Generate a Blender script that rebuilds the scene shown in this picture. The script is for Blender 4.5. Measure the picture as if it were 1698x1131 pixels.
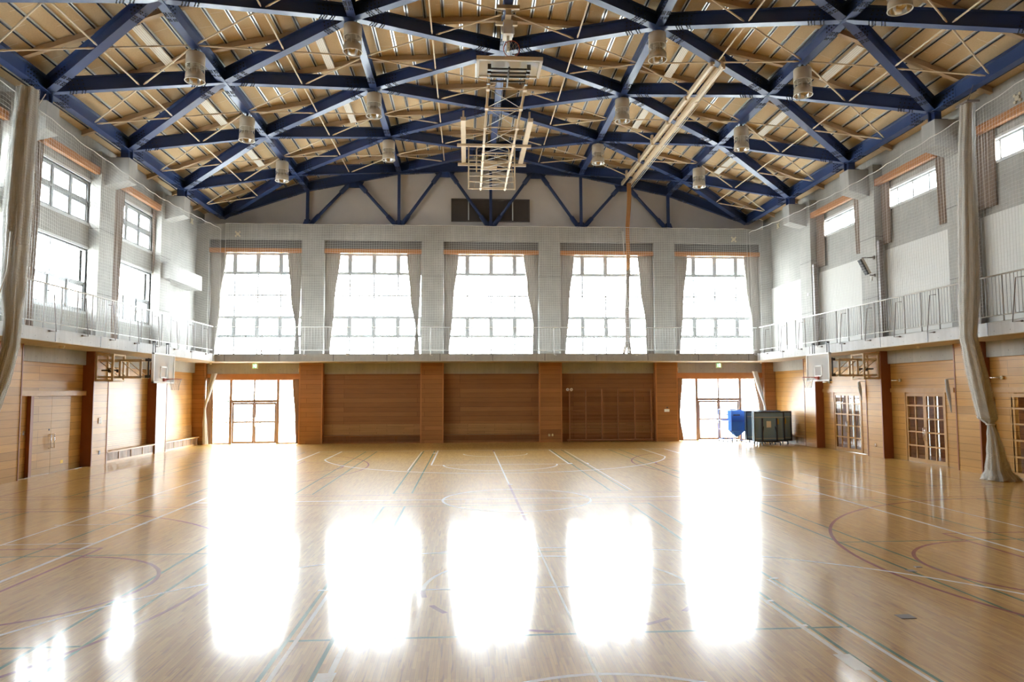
import bpy, math, random
from math import sin, cos, pi, radians, sqrt, hypot
random.seed(7)
for _o in list(bpy.data.objects):
    bpy.data.objects.remove(_o, do_unlink=True)
SC = bpy.context.scene
COL = SC.collection

# ------------------------------------------------------------------ camera
CAM = (-1.3061, 0.0, 2.6154)
YAW, PITCH, ROLL, FPX = radians(3.6577), radians(4.0922), radians(-0.2285), 1182.7


def _cross(a, b):
    return (a[1]*b[2]-a[2]*b[1], a[2]*b[0]-a[0]*b[2], a[0]*b[1]-a[1]*b[0])


_FW = (sin(YAW)*cos(PITCH), cos(YAW)*cos(PITCH), sin(PITCH))
_RT0 = (cos(YAW), -sin(YAW), 0.0)
_UP0 = _cross(_RT0, _FW)
_RT = tuple(_RT0[i]*cos(ROLL)+_UP0[i]*sin(ROLL) for i in range(3))
_UP = tuple(-_RT0[i]*sin(ROLL)+_UP0[i]*cos(ROLL) for i in range(3))
from mathutils import Matrix, Vector
cam_data = bpy.data.cameras.new('camera')
cam = bpy.data.objects.new('camera', cam_data)
COL.objects.link(cam)
cam_data.sensor_fit = 'HORIZONTAL'
cam_data.sensor_width = 36.0
cam_data.lens = FPX/1698.0*36.0
cam_data.clip_start, cam_data.clip_end = 0.05, 400.0
cam.matrix_world = Matrix(((_RT[0], _UP[0], -_FW[0], CAM[0]), (_RT[1], _UP[1], -_FW[1], CAM[1]),
                           (_RT[2], _UP[2], -_FW[2], CAM[2]), (0, 0, 0, 1)))
SC.camera = cam

# ------------------------------------------------------------------ world, exposure
SKY = 34.0
world = bpy.data.worlds.new('overcast_sky')
SC.world = world
world.use_nodes = True
_bg = world.node_tree.nodes['Background']
_bg.inputs[0].default_value = (0.93, 0.97, 1.0, 1.0)
_bg.inputs[1].default_value = SKY
SC.view_settings.view_transform = 'Standard'
SC.view_settings.look = 'None'
SC.view_settings.gamma = 1.0
SC.view_settings.use_curve_mapping = False
SC.view_settings.exposure = 0.0
cy = SC.cycles
cy.max_bounces = 10
cy.diffuse_bounces = 6
cy.glossy_bounces = 4
cy.transmission_bounces = 4
cy.transparent_max_bounces = 12
cy.caustics_reflective = False
cy.caustics_refractive = False
cy.sample_clamp_indirect = 12.0
cy.use_denoising = True
try:
    cy.denoiser = 'OPENIMAGEDENOISE'
except Exception:
    pass


def portal(name, loc, rot, sx, sy):
    d = bpy.data.lights.new(name, 'AREA')
    d.shape = 'RECTANGLE'
    d.size, d.size_y = sx, sy
    d.cycles.is_portal = True
    o = bpy.data.objects.new(name, d)
    o.location = loc
    o.rotation_euler = rot
    COL.objects.link(o)


# five tall windows and two glazed entrances in the far wall, window bays in the side walls
S_FAR = 6.187
PIL_X = [-9.28, -3.093, 3.093, 9.28]
for _i in range(5):
    portal('daylight_portal', ((_i-2)*S_FAR, 38.02, 7.25), (radians(-90), 0, 0), 5.1, 5.4)
for _s in (-1, 1):
    portal('daylight_portal', (_s*12.35, 38.02, 1.65), (radians(-90), 0, 0), 4.9, 3.3)
BAY = 5.302
PIL_Y = [26.856+BAY*k for k in range(-5, 2)]     # near edges of side wall pillars, 1.10 long
for _k in range(-1, 2):
    _y = 25.2+BAY*_k
    if _k < 2:
        portal('daylight_portal', (-15.42, _y, 9.64), (0, radians(-90), 0), 1.6, 3.5)
        portal('daylight_portal', (-15.42, _y, 6.74), (0, radians(-90), 0), 2.4, 3.5)
        portal('daylight_portal', (15.42, _y, 10.1), (0, radians(90), 0), .7, 3.9)


# ------------------------------------------------------------------ materials
def new_mat(name):
    m = bpy.data.materials.new(name)
    m.use_nodes = True
    nt = m.node_tree
    return m, nt, nt.nodes['Principled BSDF']


def simple(name, rgb, rough=0.5, metal=0.0, coat=0.0, spec=None, noise=0.0, nscale=8.0):
    m, nt, b = new_mat(name)
    b.inputs['Base Color'].default_value = (*rgb, 1)
    b.inputs['Roughness'].default_value = rough
    b.inputs['Metallic'].default_value = metal
    if coat:
        b.inputs['Coat Weight'].default_value = coat
        b.inputs['Coat Roughness'].default_value = 0.1
    if spec is not None:
        b.inputs['Specular IOR Level'].default_value = spec
    if noise:
        tc = nt.nodes.new('ShaderNodeTexCoord')
        nz = nt.nodes.new('ShaderNodeTexNoise')
        nz.inputs['Scale'].default_value = nscale
        nz.inputs['Detail'].default_value = 5
        nt.links.new(tc.outputs['Object'], nz.inputs['Vector'])
        mx = mixrgb(nt, nz.outputs['Fac'], tuple(c*(1-noise) for c in rgb), tuple(min(1, c*(1+noise)) for c in rgb))
        nt.links.new(mx, b.inputs['Base Color'])
    return m


def mixrgb(nt, fac, a, b, mode='MIX'):
    n = nt.nodes.new('ShaderNodeMix')
    n.data_type = 'RGBA'
    n.blend_type = mode
    for sock, v in ((n.inputs[0], fac), (n.inputs[6], a), (n.inputs[7], b)):
        if hasattr(v, 'is_output'):
            nt.links.new(v, sock)
        elif isinstance(v, (int, float)):
            sock.default_value = v
        else:
            sock.default_value = (*v[:3], 1)
    return n.outputs[2]


def mth(nt, op, a, b=None, c=None):
    n = nt.nodes.new('ShaderNodeMath')
    n.operation = op
    for i, v in enumerate((a, b, c)):
        if v is None:
            continue
        if hasattr(v, 'is_output'):
            nt.links.new(v, n.inputs[i])
        else:
            n.inputs[i].default_value = v
    return n.outputs[0]


def geo_uv(nt):
    """world position: (u = x + y, z) works on every axis aligned wall of the hall"""
    g = nt.nodes.new('ShaderNodeNewGeometry')
    s = nt.nodes.new('ShaderNodeSeparateXYZ')
    nt.links.new(g.outputs['Position'], s.inputs[0])
    return g, s, mth(nt, 'ADD', s.outputs[0], s.outputs[1])


def combine(nt, x, y, z=0.0):
    n = nt.nodes.new('ShaderNodeCombineXYZ')
    for i, v in enumerate((x, y, z)):
        if hasattr(v, 'is_output'):
            nt.links.new(v, n.inputs[i])
        else:
            n.inputs[i].default_value = v
    return n.outputs[0]


def bump(nt, b, height, strength=0.2, dist=0.01):
    n = nt.nodes.new('ShaderNodeBump')
    n.inputs['Strength'].default_value = strength
    n.inputs['Distance'].default_value = dist
    nt.links.new(height, n.inputs['Height'])
    nt.links.new(n.outputs[0], b.inputs['Normal'])


def brick(nt, vec, c1, c2, mortar, w, h, ms=0.004, offset=0.5, freq=2):
    n = nt.nodes.new('ShaderNodeTexBrick')
    nt.links.new(vec, n.inputs['Vector'])
    n.offset = offset
    n.offset_frequency = freq
    n.squash = 1.0
    n.inputs['Color1'].default_value = (*c1, 1)
    n.inputs['Color2'].default_value = (*c2, 1)
    n.inputs['Mortar'].default_value = (*mortar, 1)
    n.inputs['Scale'].default_value = 1.0
    n.inputs['Mortar Size'].default_value = ms
    n.inputs['Mortar Smooth'].default_value = 0.1
    n.inputs['Brick Width'].default_value = w
    n.inputs['Row Height'].default_value = h
    return n


def noise(nt, vec, scale, detail=4, rough=0.6):
    n = nt.nodes.new('ShaderNodeTexNoise')
    n.inputs['Scale'].default_value = scale
    n.inputs['Detail'].default_value = detail
    n.inputs['Roughness'].default_value = rough
    nt.links.new(vec, n.inputs['Vector'])
    return n.outputs['Fac']


def ramp(nt, fac, lo, hi, a=0.0, b=1.0):
    n = nt.nodes.new('ShaderNodeMapRange')
    nt.links.new(fac, n.inputs[0])
    n.inputs[1].default_value, n.inputs[2].default_value = lo, hi
    n.inputs[3].default_value, n.inputs[4].default_value = a, b
    return n.outputs[0]


def mat_concrete(name, rgb, ties=True):
    m, nt, b = new_mat(name)
    g, s, u = geo_uv(nt)
    v = s.outputs[2]
    uv = combine(nt, u, v)
    big = noise(nt, uv, 0.7, 5, 0.6)
    streak = noise(nt, combine(nt, mth(nt, 'MULTIPLY', u, 6.0), mth(nt, 'MULTIPLY', v, 0.5)), 1.0, 4)
    fine = noise(nt, uv, 30, 3)
    col = mixrgb(nt, ramp(nt, big, .3, .7), tuple(c*.76 for c in rgb), tuple(min(1, c*1.14) for c in rgb))
    col = mixrgb(nt, ramp(nt, streak, .35, .7, 0, .55), col, tuple(c*.72 for c in rgb))
    col = mixrgb(nt, ramp(nt, fine, .2, .8, 0, .2), col, tuple(c*.9 for c in rgb))
    br = brick(nt, uv, (1, 1, 1), (1, 1, 1), (.62, .62, .62), 1.8, 0.9, 0.006, 0.0)
    col = mixrgb(nt, 0.5, col, mixrgb(nt, 1.0, col, br.outputs['Color'], 'MULTIPLY'))
    if ties:
        fu = mth(nt, 'SUBTRACT', mth(nt, 'FRACT', mth(nt, 'DIVIDE', u, 0.6)), 0.5)
        fv = mth(nt, 'SUBTRACT', mth(nt, 'FRACT', mth(nt, 'DIVIDE', v, 0.45)), 0.5)
        d = mth(nt, 'SQRT', mth(nt, 'ADD', mth(nt, 'MULTIPLY', mth(nt, 'MULTIPLY', fu, fu), .36),
                                mth(nt, 'MULTIPLY', mth(nt, 'MULTIPLY', fv, fv), .2025)))
        dot = mth(nt, 'LESS_THAN', d, 0.017)
        col = mixrgb(nt, mth(nt, 'MULTIPLY', dot, .6), col, tuple(c*.25 for c in rgb))
    nt.links.new(col, b.inputs['Base Color'])
    b.inputs['Roughness'].default_value = 0.75
    bump(nt, b, fine, .15, .004)
    return m


def mat_planks(name, rgb, rowh=0.24, phase=0.07, length=2.3, var=0.2, rough=0.38, grain=1.0):
    """varnished boards running along the wall"""
    m, nt, b = new_mat(name)
    g, s, u = geo_uv(nt)
    v = mth(nt, 'ADD', s.outputs[2], phase)
    uv = combine(nt, u, v)
    br = brick(nt, uv, tuple(c*(1-var) for c in rgb), tuple(min(1, c*(1+var)) for c in rgb),
               tuple(c*.2 for c in rgb), length, rowh, 0.0065, 0.37, 3)
    gv = combine(nt, mth(nt, 'MULTIPLY', u, 1.3), mth(nt, 'MULTIPLY', v, 22.0))
    gr = noise(nt, gv, 1.0, 5, .65)
    col = mixrgb(nt, ramp(nt, gr, .3, .75, 0, .45*grain), br.outputs['Color'], (rgb[0]*.62, rgb[1]*.55, rgb[2]*.5))
    lg = noise(nt, combine(nt, mth(nt, 'MULTIPLY', u, .8), mth(nt, 'MULTIPLY', v, 4.2)), 1.0, 2)
    col = mixrgb(nt, ramp(nt, lg, .35, .7, 0, .3), col, (min(1, rgb[0]*1.2), rgb[1]*1.12, rgb[2]*1.1))
    nt.links.new(col, b.inputs['Base Color'])
    b.inputs['Roughness'].default_value = rough
    b.inputs['Specular IOR Level'].default_value = .4
    return m


def mat_floor():
    m, nt, b = new_mat('varnished_floor_boards')
    g = nt.nodes.new('ShaderNodeNewGeometry')
    s = nt.nodes.new('ShaderNodeSeparateXYZ')
    nt.links.new(g.outputs['Position'], s.inputs[0])
    x, y = s.outputs[0], s.outputs[1]
    vec = combine(nt, y, x)
    A, B = (0.56, 0.325, 0.072), (0.74, 0.475, 0.128)
    br = brick(nt, vec, A, B, (.22, .12, .05), 0.45, 0.038, 0.0007, 0.41, 3)
    gr = noise(nt, combine(nt, mth(nt, 'MULTIPLY', y, 2.2), mth(nt, 'MULTIPLY', x, 80.0)), 1.0, 4)
    col = mixrgb(nt, ramp(nt, gr, .35, .75, 0, .45), br.outputs['Color'], (.37, .185, .040))
    dk = noise(nt, combine(nt, mth(nt, 'MULTIPLY', y, 1.9), mth(nt, 'MULTIPLY', x, 26)), 1.0, 1)
    col = mixrgb(nt, ramp(nt, dk, .60, .68, 0, .5), col, (.25, .12, .038))
    wear = noise(nt, vec, .35, 4)
    col = mixrgb(nt, ramp(nt, wear, .35, .7, 0, .25), col, (.60, .39, .13))
    nt.links.new(col, b.inputs['Base Color'])
    b.inputs['Roughness'].default_value = .4
    b.inputs['Specular IOR Level'].default_value = .22
    b.inputs['Coat Weight'].default_value = .72
    rg = noise(nt, combine(nt, mth(nt, 'MULTIPLY', y, .5), mth(nt, 'MULTIPLY', x, 3.0)), 1.0, 3)
    nt.links.new(ramp(nt, rg, .3, .7, .085, .14), b.inputs['Coat Roughness'])
    return m


def mat_line(name, rgb):
    m, nt, b = new_mat(name)
    g = nt.nodes.new('ShaderNodeNewGeometry')
    nz = noise(nt, g.outputs['Position'], 3.0, 6, .7)
    col = mixrgb(nt, ramp(nt, nz, .55, .78, 0, .45), rgb, (.43, .27, .13))
    nt.links.new(col, b.inputs['Base Color'])
    b.inputs['Roughness'].default_value = .4
    b.inputs['Specular IOR Level'].default_value = .2
    b.inputs['Coat Weight'].default_value = .65
    b.inputs['Coat Roughness'].default_value = .10
    return m


def mat_deck():
    m, nt, b = new_mat('wood_wool_roof_board')
    g = nt.nodes.new('ShaderNodeNewGeometry')
    s = nt.nodes.new('ShaderNodeSeparateXYZ')
    nt.links.new(g.outputs['Position'], s.inputs[0])
    x, y = s.outputs[0], s.outputs[1]
    vec = combine(nt, y, x)
    base = (.72, .545, .335)
    row = mth(nt, 'FLOOR', mth(nt, 'DIVIDE', x, .585))
    yy = mth(nt, 'FRACT', mth(nt, 'ADD', mth(nt, 'DIVIDE', y, 1.82), mth(nt, 'MULTIPLY', row, .37)))
    joint = mth(nt, 'LESS_THAN', yy, .007)
    f = noise(nt, vec, 22, 4, .7)
    sh = noise(nt, combine(nt, mth(nt, 'FLOOR', mth(nt, 'ADD', mth(nt, 'DIVIDE', y, 1.82), mth(nt, 'MULTIPLY', row, .37))), mth(nt, 'MULTIPLY', row, 3.7)), 1.3, 1)
    col = mixrgb(nt, sh, tuple(c*.82 for c in base), tuple(c*1.15 for c in base))
    col = mixrgb(nt, ramp(nt, f, .3, .7, 0, .5), col, tuple(c*.66 for c in base))
    col = mixrgb(nt, mth(nt, 'MULTIPLY', joint, .8), col, (.9, .86, .78))
    bg = noise(nt, vec, .9, 3)
    col = mixrgb(nt, ramp(nt, bg, .35, .7, 0, .3), col, (base[0]*.75, base[1]*.7, base[2]*.62))
    nt.links.new(col, b.inputs['Base Color'])
    b.inputs['Roughness'].default_value = .9
    b.inputs['Specular IOR Level'].default_value = .1
    bump(nt, b, f, .3, .01)
    return m


def mat_glass():
    m = bpy.data.materials.new('window_glass')
    m.use_nodes = True
    nt = m.node_tree
    nt.nodes.clear()
    out = nt.nodes.new('ShaderNodeOutputMaterial')
    t = nt.nodes.new('ShaderNodeBsdfTransparent')
    t.inputs[0].default_value = (.95, .97, .97, 1)
    gl = nt.nodes.new('ShaderNodeBsdfGlossy')
    gl.inputs['Roughness'].default_value = 0.02
    fr = nt.nodes.new('ShaderNodeFresnel')
    fr.inputs[0].default_value = 1.35
    mx = nt.nodes.new('ShaderNodeMixShader')
    ge = nt.nodes.new('ShaderNodeNewGeometry')
    nt.links.new(mth(nt, 'MULTIPLY', fr.outputs[0], mth(nt, 'SUBTRACT', 1.0, ge.outputs['Backfacing'])), mx.inputs[0])
    nt.links.new(t.outputs[0], mx.inputs[1])
    nt.links.new(gl.outputs[0], mx.inputs[2])
    nt.links.new(mx.outputs[0], out.inputs[0])
    return m


def mat_tint():
    m = bpy.data.materials.new('dimming_corridor_glass')
    m.use_nodes = True
    nt = m.node_tree
    nt.nodes.clear()
    out = nt.nodes.new('ShaderNodeOutputMaterial')
    t = nt.nodes.new('ShaderNodeBsdfTransparent')
    t.inputs[0].default_value = (.30, .32, .33, 1)  # tint added to cut the daylight flooding the corridor
    nt.links.new(t.outputs[0], out.inputs[0])
    return m


def mat_fabric(name, rgb, trans=0.35, stripes=False):
    m = bpy.data.materials.new(name)
    m.use_nodes = True
    nt = m.node_tree
    nt.nodes.clear()
    out = nt.nodes.new('ShaderNodeOutputMaterial')
    d = nt.nodes.new('ShaderNodeBsdfDiffuse')
    t = nt.nodes.new('ShaderNodeBsdfTranslucent')
    g = nt.nodes.new('ShaderNodeNewGeometry')
    nz = noise(nt, g.outputs['Position'], 40, 3)
    col = mixrgb(nt, nz, tuple(c*.85 for c in rgb), tuple(min(1, c*1.12) for c in rgb))
    if stripes:
        s = nt.nodes.new('ShaderNodeSeparateXYZ')
        nt.links.new(g.outputs['Position'], s.inputs[0])
        w = mth(nt, 'FRACT', mth(nt, 'MULTIPLY', s.outputs[1], 5.7))
        col = mixrgb(nt, mth(nt, 'MULTIPLY', mth(nt, 'LESS_THAN', w, .22), .5), col, (.7, .64, .58))
    for n in (d, t):
        nt.links.new(col, n.inputs[0])
    mx = nt.nodes.new('ShaderNodeMixShader')
    mx.inputs[0].default_value = trans
    nt.links.new(d.outputs[0], mx.inputs[1])
    nt.links.new(t.outputs[0], mx.inputs[2])
    nt.links.new(mx.outputs[0], out.inputs[0])
    return m


def mat_netmass():
    """many layers of knotted net hanging together"""
    m, nt, b = new_mat('bundled_net_cord')
    tc = nt.nodes.new('ShaderNodeNewGeometry')
    s = nt.nodes.new('ShaderNodeSeparateXYZ')
    nt.links.new(tc.outputs['Position'], s.inputs[0])
    v1 = combine(nt, mth(nt, 'MULTIPLY', mth(nt, 'ADD', s.outputs[0], s.outputs[1]), 30), mth(nt, 'MULTIPLY', s.outputs[2], 1.6))
    n1 = noise(nt, v1, 1.0, 4)
    n2 = noise(nt, tc.outputs['Position'], 48, 2)
    col = mixrgb(nt, ramp(nt, n1, .3, .62), (.50, .505, .49), (.74, .745, .73))
    col = mixrgb(nt, ramp(nt, n2, .4, .6, 0, .55), col, (.74, .74, .72))
    nt.links.new(col, b.inputs['Base Color'])
    b.inputs['Roughness'].default_value = .95
    b.inputs['Specular IOR Level'].default_value = .05
    bump(nt, b, n1, .6, .03)
    return m


def mat_board():
    m = bpy.data.materials.new('clear_acrylic_board')
    m.use_nodes = True
    nt = m.node_tree
    nt.nodes.clear()
    out = nt.nodes.new('ShaderNodeOutputMaterial')
    t = nt.nodes.new('ShaderNodeBsdfTransparent')
    t.inputs[0].default_value = (.95, .97, .98, 1)
    p = nt.nodes.new('ShaderNodeBsdfPrincipled')
    p.inputs['Base Color'].default_value = (.95, .96, .97, 1)
    p.inputs['Roughness'].default_value = .08
    mx = nt.nodes.new('ShaderNodeMixShader')
    mx.inputs[0].default_value = .32
    nt.links.new(t.outputs[0], mx.inputs[1])
    nt.links.new(p.outputs[0], mx.inputs[2])
    nt.links.new(mx.outputs[0], out.inputs[0])
    return m


def mat_glow(name, rgb, strength):
    m, nt, b = new_mat(name)
    b.inputs['Base Color'].default_value = (*rgb, 1)
    b.inputs['Emission Color'].default_value = (*rgb, 1)
    b.inputs['Emission Strength'].default_value = strength
    return m


def mat_perf():
    m, nt, b = new_mat('white_perforated_sheet')
    g = nt.nodes.new('ShaderNodeNewGeometry')
    s = nt.nodes.new('ShaderNodeSeparateXYZ')
    nt.links.new(g.outputs['Position'], s.inputs[0])
    fu = mth(nt, 'SUBTRACT', mth(nt, 'FRACT', mth(nt, 'DIVIDE', s.outputs[0], .06)), .5)
    fv = mth(nt, 'SUBTRACT', mth(nt, 'FRACT', mth(nt, 'DIVIDE', s.outputs[1], .06)), .5)
    d = mth(nt, 'ADD', mth(nt, 'MULTIPLY', fu, fu), mth(nt, 'MULTIPLY', fv, fv))
    col = mixrgb(nt, mth(nt, 'LESS_THAN', d, .07), (.86, .84, .79), (.5, .46, .4))
    nt.links.new(col, b.inputs['Base Color'])
    b.inputs['Roughness'].default_value = .6
    return m


M = {
    'concrete': mat_concrete('fair_faced_concrete', (.425, .418, .392)),
    'concrete_lit': mat_concrete('window_lit_concrete', (.60, .61, .62)),  # concrete lightened to paint in window light on the side gallery edges
    'concrete_plain': mat_concrete('plain_concrete', (.44, .435, .42), False),
    'soffit': mat_concrete('gallery_soffit_board', (.58, .51, .42), False),
    'plaster': simple('gable_plaster', (.64, .60, .56), .9, noise=.05, nscale=2),
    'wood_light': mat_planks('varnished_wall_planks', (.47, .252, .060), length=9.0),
    'wood_shaded': mat_planks('shaded_wall_planks', (.29, .138, .056), length=6.0),  # same wall wood, darkened in colour to paint in the backlit far wall's shade
    'wood_pier': mat_planks('shaded_pier_planks', (.36, .165, .060), length=6.0),  # far piers: backlit shade put into the colour, less than on the recesses
    'wood_shaded_band': mat_planks('shaded_strip_boards', (.40, .225, .095), .08, 0, 1.4, .14),  # shaded copy of the narrow strip boards for the far wall
    'wood_band': mat_planks('narrow_strip_boards', (.48, .28, .10), .08, 0, 1.4, .12),
    'wood_trim': simple('orange_wood_trim', (.46, .20, .07), .4, noise=.15, nscale=3),
    'wood_edge': simple('red_brown_edge_trim', (.26, .085, .03), .4, noise=.15, nscale=4),
    'wood_door': mat_planks('door_leaf_planks', (.44, .245, .068), .25, .04, 3.0, .16),
    'wood_frame': simple('door_frame_wood', (.46, .255, .082), .4, noise=.16, nscale=5),
    'wood_bar': simple('dark_wall_bar_wood', (.30, .13, .055), .45, noise=.2, nscale=4),
    'slat': mat_planks('vent_slat_wood', (.45, .29, .16), 1.2, 0, .05, .25),
    'floor': mat_floor(),
    'line_white': mat_line('white_court_paint', (.92, .95, .97)),
    'line_red': mat_line('dark_red_court_paint', (.24, .03, .035)),
    'line_green': mat_line('green_court_paint', (.02, .13, .06)),
    'deck': mat_deck(),
    'strip_dark': simple('dark_blue_ceiling_strip', (.018, .026, .05), .5),
    'strip_light': simple('bright_strip_flange', (.86, .88, .9), .3, .6),
    'blue_steel': simple('navy_painted_steel', (.026, .054, .170), .40, coat=.15, spec=.5),
    'navy_pipe': simple('navy_truss_steel', (.026, .050, .145), .45),
    'bolt': simple('dark_bolt_heads', (.012, .016, .035), .5),
    'beige_steel': simple('beige_painted_steel', (.72, .60, .44), .45),
    'purlin': simple('beige_brown_purlin', (.52, .38, .24), .6, noise=.08),
    'lamp_beige': simple('beige_lamp_enamel', (.52, .46, .37), .5),
    'lamp_rim': simple('pale_lamp_rim', (.78, .76, .70), .4),
    'mirror_metal': simple('polished_reflector', (.86, .86, .85), .16, 1.0),
    'perf': mat_perf(),
    'aluminium': simple('grey_aluminium_frame', (.42, .44, .46), .45, .3),
    'pale_frame': simple('pale_window_surround', (.66, .69, .70), .5),
    'bronze': simple('brown_door_frame', (.30, .20, .15), .45, .2),
    'glass': mat_glass(),
    'curtain_pale': mat_fabric('pale_curtain_cloth', (.51, .475, .44), .16),
    'curtain_brown': mat_fabric('striped_brown_curtain_cloth', (.33, .26, .22), .05, True),
    'curtain_tan': mat_fabric('tan_curtain_cloth', (.52, .37, .26), .2),
    'net': simple('white_net_cord', (.66, .65, .62), .8),
    'netmass': mat_netmass(),
    'white_paint': simple('white_painted_steel', (.80, .81, .80), .4),
    'pale_grey_paint': simple('pale_grey_railing_paint', (.55, .55, .56), .45),
    'grey_paint': simple('grey_brown_steel', (.20, .165, .155), .5),
    'chrome': simple('chrome', (.75, .75, .76), .15, 1.0),
    'black': simple('black_rubber', (.015, .015, .017), .6),
    'dark_metal': simple('dark_grey_metal', (.07, .07, .08), .4, .5),
    'acrylic': mat_board(),
    'board_white': simple('white_board_edge', (.84, .84, .84), .4),
    'hoop_red': simple('orange_red_rim', (.42, .06, .035), .4),
    'panel_white': simple('white_absorber_panel', (.72, .725, .70), .85, noise=.03, nscale=1.5),
    'paper': simple('white_paper', (.86, .87, .86), .7),
    'cream': simple('cream_plastic', (.70, .63, .46), .6),
    'yellow': simple('yellow_sticker', (.75, .48, .06), .6),
    'rope_orange': simple('orange_brown_rope', (.46, .22, .085), .9, noise=.25, nscale=30),
    'rope_grey': simple('grey_brown_rope', (.24, .195, .17), .9, noise=.25, nscale=30),
    'table_navy': simple('blue_grey_table_panel', (.20, .34, .54), .3),
    'table_frame': simple('navy_table_frame', (.03, .04, .075), .4),
    'pale_rail': simple('pale_blue_table_rail', (.45, .52, .58), .4),
    'cart_blue': simple('blue_cart_steel', (.05, .14, .55), .4),
    'cart_cloth': mat_fabric('blue_cart_cloth', (.08, .22, .64), .2),
    'recess_grey': simple('dark_grey_recess', (.15, .145, .14), .8),
    'tint_glass': mat_tint(),
    'louver': simple('dark_gable_louver', (.10, .085, .078), .6),
    'leaf': simple('shrub_leaves', (.05, .12, .035), .8),
    'paving': simple('pale_outdoor_paving', (.6, .6, .57), .9, noise=.08, nscale=.6),
    'sign_green': mat_glow('green_sign_face', (.03, .5, .2), 1.2),
    'sign_white': mat_glow('white_sign_face', (.85, .95, .88), .9),
    'plate_grey': simple('grey_floor_plate', (.22, .20, .19), .4, .5),
}


# ------------------------------------------------------------------ mesh building
def vadd(a, b):
    return (a[0]+b[0], a[1]+b[1], a[2]+b[2])


def vsub(a, b):
    return (a[0]-b[0], a[1]-b[1], a[2]-b[2])


def vmul(a, k):
    return (a[0]*k, a[1]*k, a[2]*k)


def vlen(a):
    return sqrt(a[0]**2+a[1]**2+a[2]**2)


def vnorm(a):
    l = vlen(a) or 1.0
    return (a[0]/l, a[1]/l, a[2]/l)


def lerp(a, b, t):
    return tuple(a[i]+(b[i]-a[i])*t for i in range(len(a)))


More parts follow.
